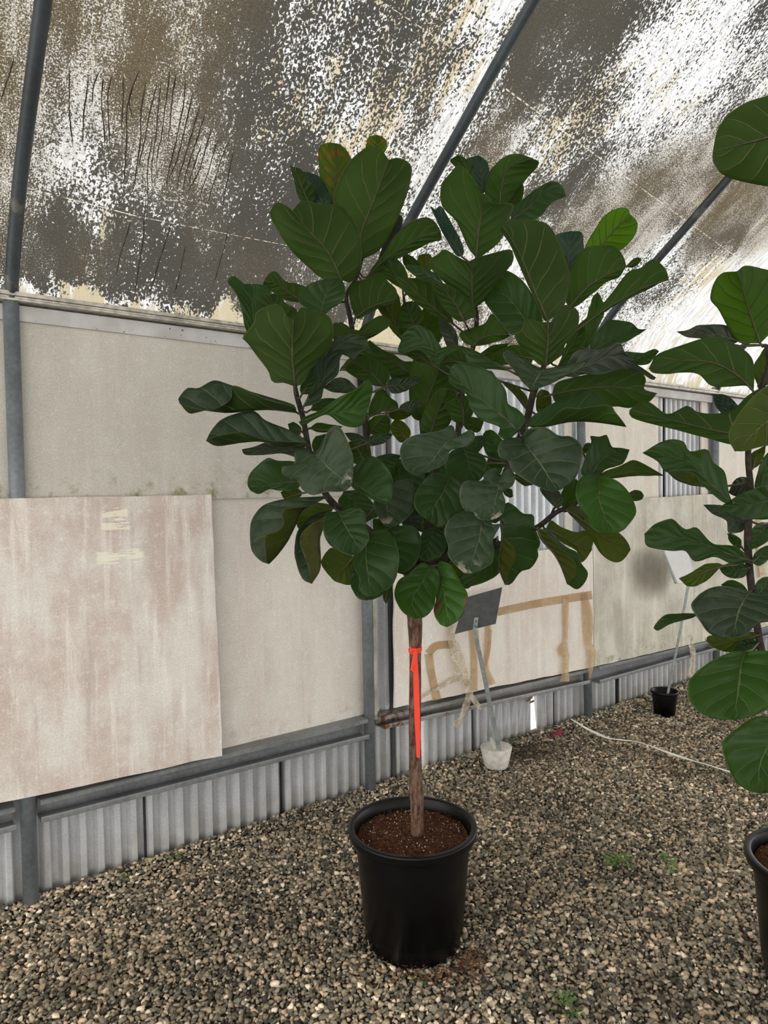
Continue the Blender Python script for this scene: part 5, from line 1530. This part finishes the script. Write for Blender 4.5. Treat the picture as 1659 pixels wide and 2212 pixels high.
def nursery_pot(root, c, tilt=0.0):
    """black moulded pot with a rolled rim; soil inside"""
    c = Vector(c)
    b = MB()
    b.lathe(c, [(0, .006), (.150, .006), (.156, .0), (.160, .004), (.176, .16), (.196, .335), (.197, .342), (.199, .368), (.215, .370), (.2195, .374), (.2225, .394), (.2220, .399),
                (.217, .401), (.2045, .400), (.201, .397), (.196, .35), (.172, .06), (0, .055)], 96)
    o = b.build('pot', blackpl, root)
    b = MB()
    for k in range(2):
        b = MB()
        an = -math.pi / 2 + .05 - k * math.pi / 3
        p = c + Vector((.1585 * math.cos(an), .1585 * math.sin(an), .012))
        tx = Vector((-math.sin(an), math.cos(an), 0)) * .011; nn = Vector((math.cos(an), math.sin(an), 0)) * .003
        b.hexa([p - tx - nn, p + tx - nn, p + tx + nn, p - tx + nn] + [q + Vector((0, 0, .018)) + nn * .6 for q in (p - tx - nn, p + tx - nn, p + tx + nn, p - tx + nn)])
        b.build('drain_hole', hole_m, root)
    b = MB()
    nr, na = 30, 90
    vs, fs = [c + Vector((0, 0, .368))], []
    for i in range(1, nr + 1):
        rr = .195 * i / nr
        for k in range(na):
            an = 2 * math.pi * k / na
            x, y = rr * math.cos(an), rr * math.sin(an)
            h = .366 - .012 * (rr / .195) ** 2 + .010 * mnoise.noise(Vector((x * 14, y * 14, c.x))) + .006 * mnoise.noise(Vector((x * 45, y * 45, c.x))) + .004 * mnoise.noise(Vector((x * 120, y * 120, 2)))
            vs.append(c + Vector((x, y, h)))
    for k in range(na): fs.append((0, 1 + k, 1 + (k + 1) % na))
    for i in range(nr - 1):
        for k in range(na):
            k2 = (k + 1) % na
            a = 1 + i * na
            fs.append((a + k, a + na + k, a + na + k2, a + k2))
    b.add(vs, fs, None, 0, True)
    fv = random.Random(int(c.x * 1000))
    for k in range(1500):
        rr = .19 * math.sqrt(fv.random()); an = fv.uniform(0, 6.283)
        p = c + Vector((rr * math.cos(an), rr * math.sin(an), .372 - .012 * (rr / .195) ** 2 + fv.uniform(-.002, .006)))
        d = Vector((fv.gauss(0, 1), fv.gauss(0, 1), fv.gauss(0, .4))).normalized() * fv.uniform(.002, .0075)
        b.tube([p - d, p + Vector((0, 0, .002)), p + d], [.0003, .0007, .0003], 4, 1, False)
    for k in range(150):
        rr = .19 * math.sqrt(fv.random()); an = fv.uniform(0, 6.283)
        p = c + Vector((rr * math.cos(an), rr * math.sin(an), .373 - .012 * (rr / .195) ** 2))
        s = fv.uniform(.0010, .0026)
        b.add([p + Vector(q) * s for q in ((1, 0, 0), (-1, .2, 0), (0, 1, .2), (.1, -1, 0), (0, 0, 1.2), (0, 0, -1))],
              [(0, 2, 4), (2, 1, 4), (1, 3, 4), (3, 0, 4), (2, 0, 5), (1, 2, 5), (3, 1, 5), (0, 3, 5)], None, 2, False)
    perl = simple('perlite', (.8, .79, .77), .8, var=.05)
    b.build('soil', [soil_mat, fibre, perl], root)


# ------------------------------------------------------------------ the main tree
PB = Vector((0.081, 2.33, 0))
tree = empty('potted_fig_tree', PB, 'big bushy fiddle leaf fig tree on one bare trunk in a black pot', 'plant')
nursery_pot(tree, PB)
trunk = stem(tree, 'trunk', [(901, 1802, 2.34, .0225), (901, 1760, 2.34, .0215), (900, 1722, 2.34, .0245), (898, 1690, 2.34, .0245), (897, 1640, 2.34, .0215), (896, 1560, 2.34, .0208), (897, 1480, 2.34, .0205),
                             (897, 1420, 2.34, .0200), (897, 1370, 2.34, .0235), (896, 1335, 2.34, .0265), (895, 1290, 2.35, .029), (897, 1240, 2.36, .026)], bark, 20)
b = MB()
kc = at(911, 1716, 2.335)
b.tube([kc - RIGHT * .012, kc - RIGHT * .004, kc + RIGHT * .004 + UP * .002], [.012, .010, .003], 10)
b.build('knot', bark, tree)
TW = []
for pts in (
    [(897, 1250, 2.36, .022), (860, 1215, 2.34, .017), (800, 1150, 2.30, .014), (722, 1090, 2.26, .012), (690, 1040, 2.25, .010), (668, 972, 2.24, .0095), (655, 905, 2.23, .009), (641, 855, 2.22, .0085), (637, 830, 2.22, .006)],
    [(897, 1245, 2.37, .020), (860, 1150, 2.42, .016), (810, 1050, 2.46, .014), (794, 975, 2.47, .012), (788, 900, 2.47, .011), (775, 800, 2.47, .010), (757, 690, 2.47, .009), (748, 640, 2.48, .007), (770, 600, 2.48, .006), (782, 560, 2.48, .006)],
    [(900, 1245, 2.38, .020), (925, 1150, 2.48, .016), (940, 1050, 2.52, .014), (918, 960, 2.52, .012), (911, 900, 2.52, .011), (905, 800, 2.54, .009), (880, 700, 2.55, .007), (872, 640, 2.55, .005)],
    [(900, 1248, 2.37, .020), (950, 1170, 2.42, .016), (985, 1050, 2.44, .013), (990, 930, 2.44, .011), (1000, 840, 2.44, .010), (1022, 750, 2.44, .009), (1030, 690, 2.44, .008), (1025, 640, 2.46, .007), (1030, 560, 2.46, .006), (1045, 430, 2.52, .004)],
    [(903, 1250, 2.36, .021), (975, 1195, 2.30, .016), (1045, 1110, 2.26, .014), (1090, 1030, 2.24, .013), (1115, 965, 2.23, .012), (1136, 915, 2.22, .0115), (1152, 850, 2.22, .011), (1172, 800, 2.22, .009), (1182, 760, 2.24, .007), (1200, 700, 2.26, .006)],
    [(985, 1188, 2.30, .012), (1060, 1180, 2.24, .010), (1120, 1160, 2.20, .009), (1165, 1136, 2.18, .0085), (1200, 1108, 2.17, .008), (1225, 1096, 2.17, .007), (1250, 1082, 2.17, .006), (1288, 1030, 2.17, .005)],
    [(1190, 1116, 2.17, .005), (1196, 1100, 2.17, .0035), (1204, 1092, 2.17, .003)],
    [(1212, 1103, 2.17, .0045), (1240, 1106, 2.17, .0035), (1262, 1120, 2.18, .003)],
): TW.append(stem(tree, 'branch', pts, dbark, 10))
grow(tree, parse(TREE), TW + [trunk[-8:]])

# ------------------------------------------------------------------ orange ribbon on the trunk
rib = NT('fluorescent_ribbon')
bs = rib.bsdf((1.0, 0.10, 0.055), .5, 0, .3)
em = rib.n('ShaderNodeBsdfTranslucent'); em.inputs[0].default_value = (1.0, 0.10, 0.04, 1)
rib_mat = rib.done(rib.mixsh(.35, bs, em.outputs[0]))
ribbon = empty('flagging_ribbon', at(897, 1403, 2.34), 'fluorescent orange red ribbon tied around the bare trunk', 'ribbon')
tc = at(897, 1404, 2.34)
b = MB()
n = 28
hi_, lo_ = [], []
for k in range(n + 1):
    a = 2 * math.pi * k / n
    rr = .0222 + .0012 * math.sin(5 * a)
    p = tc + Vector((rr * math.cos(a), rr * math.sin(a), .003 * math.cos(a)))
    hi_.append(p + Vector((0, 0, .0075 - .002 * math.cos(2 * a)))); lo_.append(p - Vector((0, 0, .0075 - .002 * math.cos(2 * a))))
b.ribbon(hi_, lo_, .0008)
b.build('loop', rib_mat, ribbon)
b = MB()
b.ribbon([at(885, 1396, 2.316), at(890, 1400, 2.312), at(896, 1401, 2.305), at(902, 1400, 2.312), at(908, 1399, 2.316)],
         [at(885, 1411, 2.316), at(890, 1406, 2.312), at(896, 1405, 2.305), at(902, 1407, 2.312), at(908, 1410, 2.316)], .0012)
kp = at(897, 1403, 2.307)
b.tube([kp - RIGHT * .006, kp, kp + RIGHT * .006], [.004, .0062, .004], 10)
b.build('knot', rib_mat, ribbon)
for pl, pr in (([(894, 1404, 2.304), (891, 1420, 2.302), (888, 1436, 2.303), (886, 1448, 2.304)], [(899, 1404, 2.304), (900, 1422, 2.302), (897, 1438, 2.303), (893, 1452, 2.304)]),
               ([(896, 1405, 2.302), (893, 1440, 2.306), (893, 1480, 2.308), (895, 1540, 2.309), (898, 1600, 2.308), (900, 1636, 2.305)],
                [(901, 1405, 2.302), (903, 1440, 2.304), (905, 1480, 2.304), (907, 1540, 2.303), (908, 1600, 2.302), (907, 1638, 2.303)])):
    L = [at(*q) for q in spline(pl, 24)]; R = [at(*q) for q in spline(pr, 24)]
    b = MB(); b.ribbon(L, R, .0008)
    b.build('tail', rib_mat, ribbon)

# ------------------------------------------------------------------ the fig at the right edge
PB2 = Vector((1.335, 2.06, 0))
fig = empty('potted_fig_tree', PB2, 'single stemmed fiddle leaf fig in a black pot, cut off by the right edge', 'plant')
nursery_pot(fig, PB2)
T2 = [stem(fig, 'trunk', [(1775, 1880, 2.07, .016), (1740, 1720, 2.07, .015), (1690, 1580, 2.07, .014), (1655, 1450, 2.07, .012), (1640, 1380, 2.07, .0105), (1626, 1290, 2.07, .0105), (1616, 1190, 2.07, .0108), (1617, 1120, 2.07, .0105),
                           (1622, 1060, 2.07, .0095), (1616, 985, 2.07, .0085), (1624, 900, 2.07, .009), (1645, 840, 2.06, .009), (1662, 790, 2.05, .008), (1655, 745, 2.04, .006)], dbark, 12),
      stem(fig, 'branch', [(1690, 1580, 2.07, .010), (1780, 1200, 1.9, .010), (1850, 800, 1.7, .009), (1830, 500, 1.45, .007), (1800, 270, 1.30, .005)], dbark, 10)]
grow(fig, parse(FIG), T2)
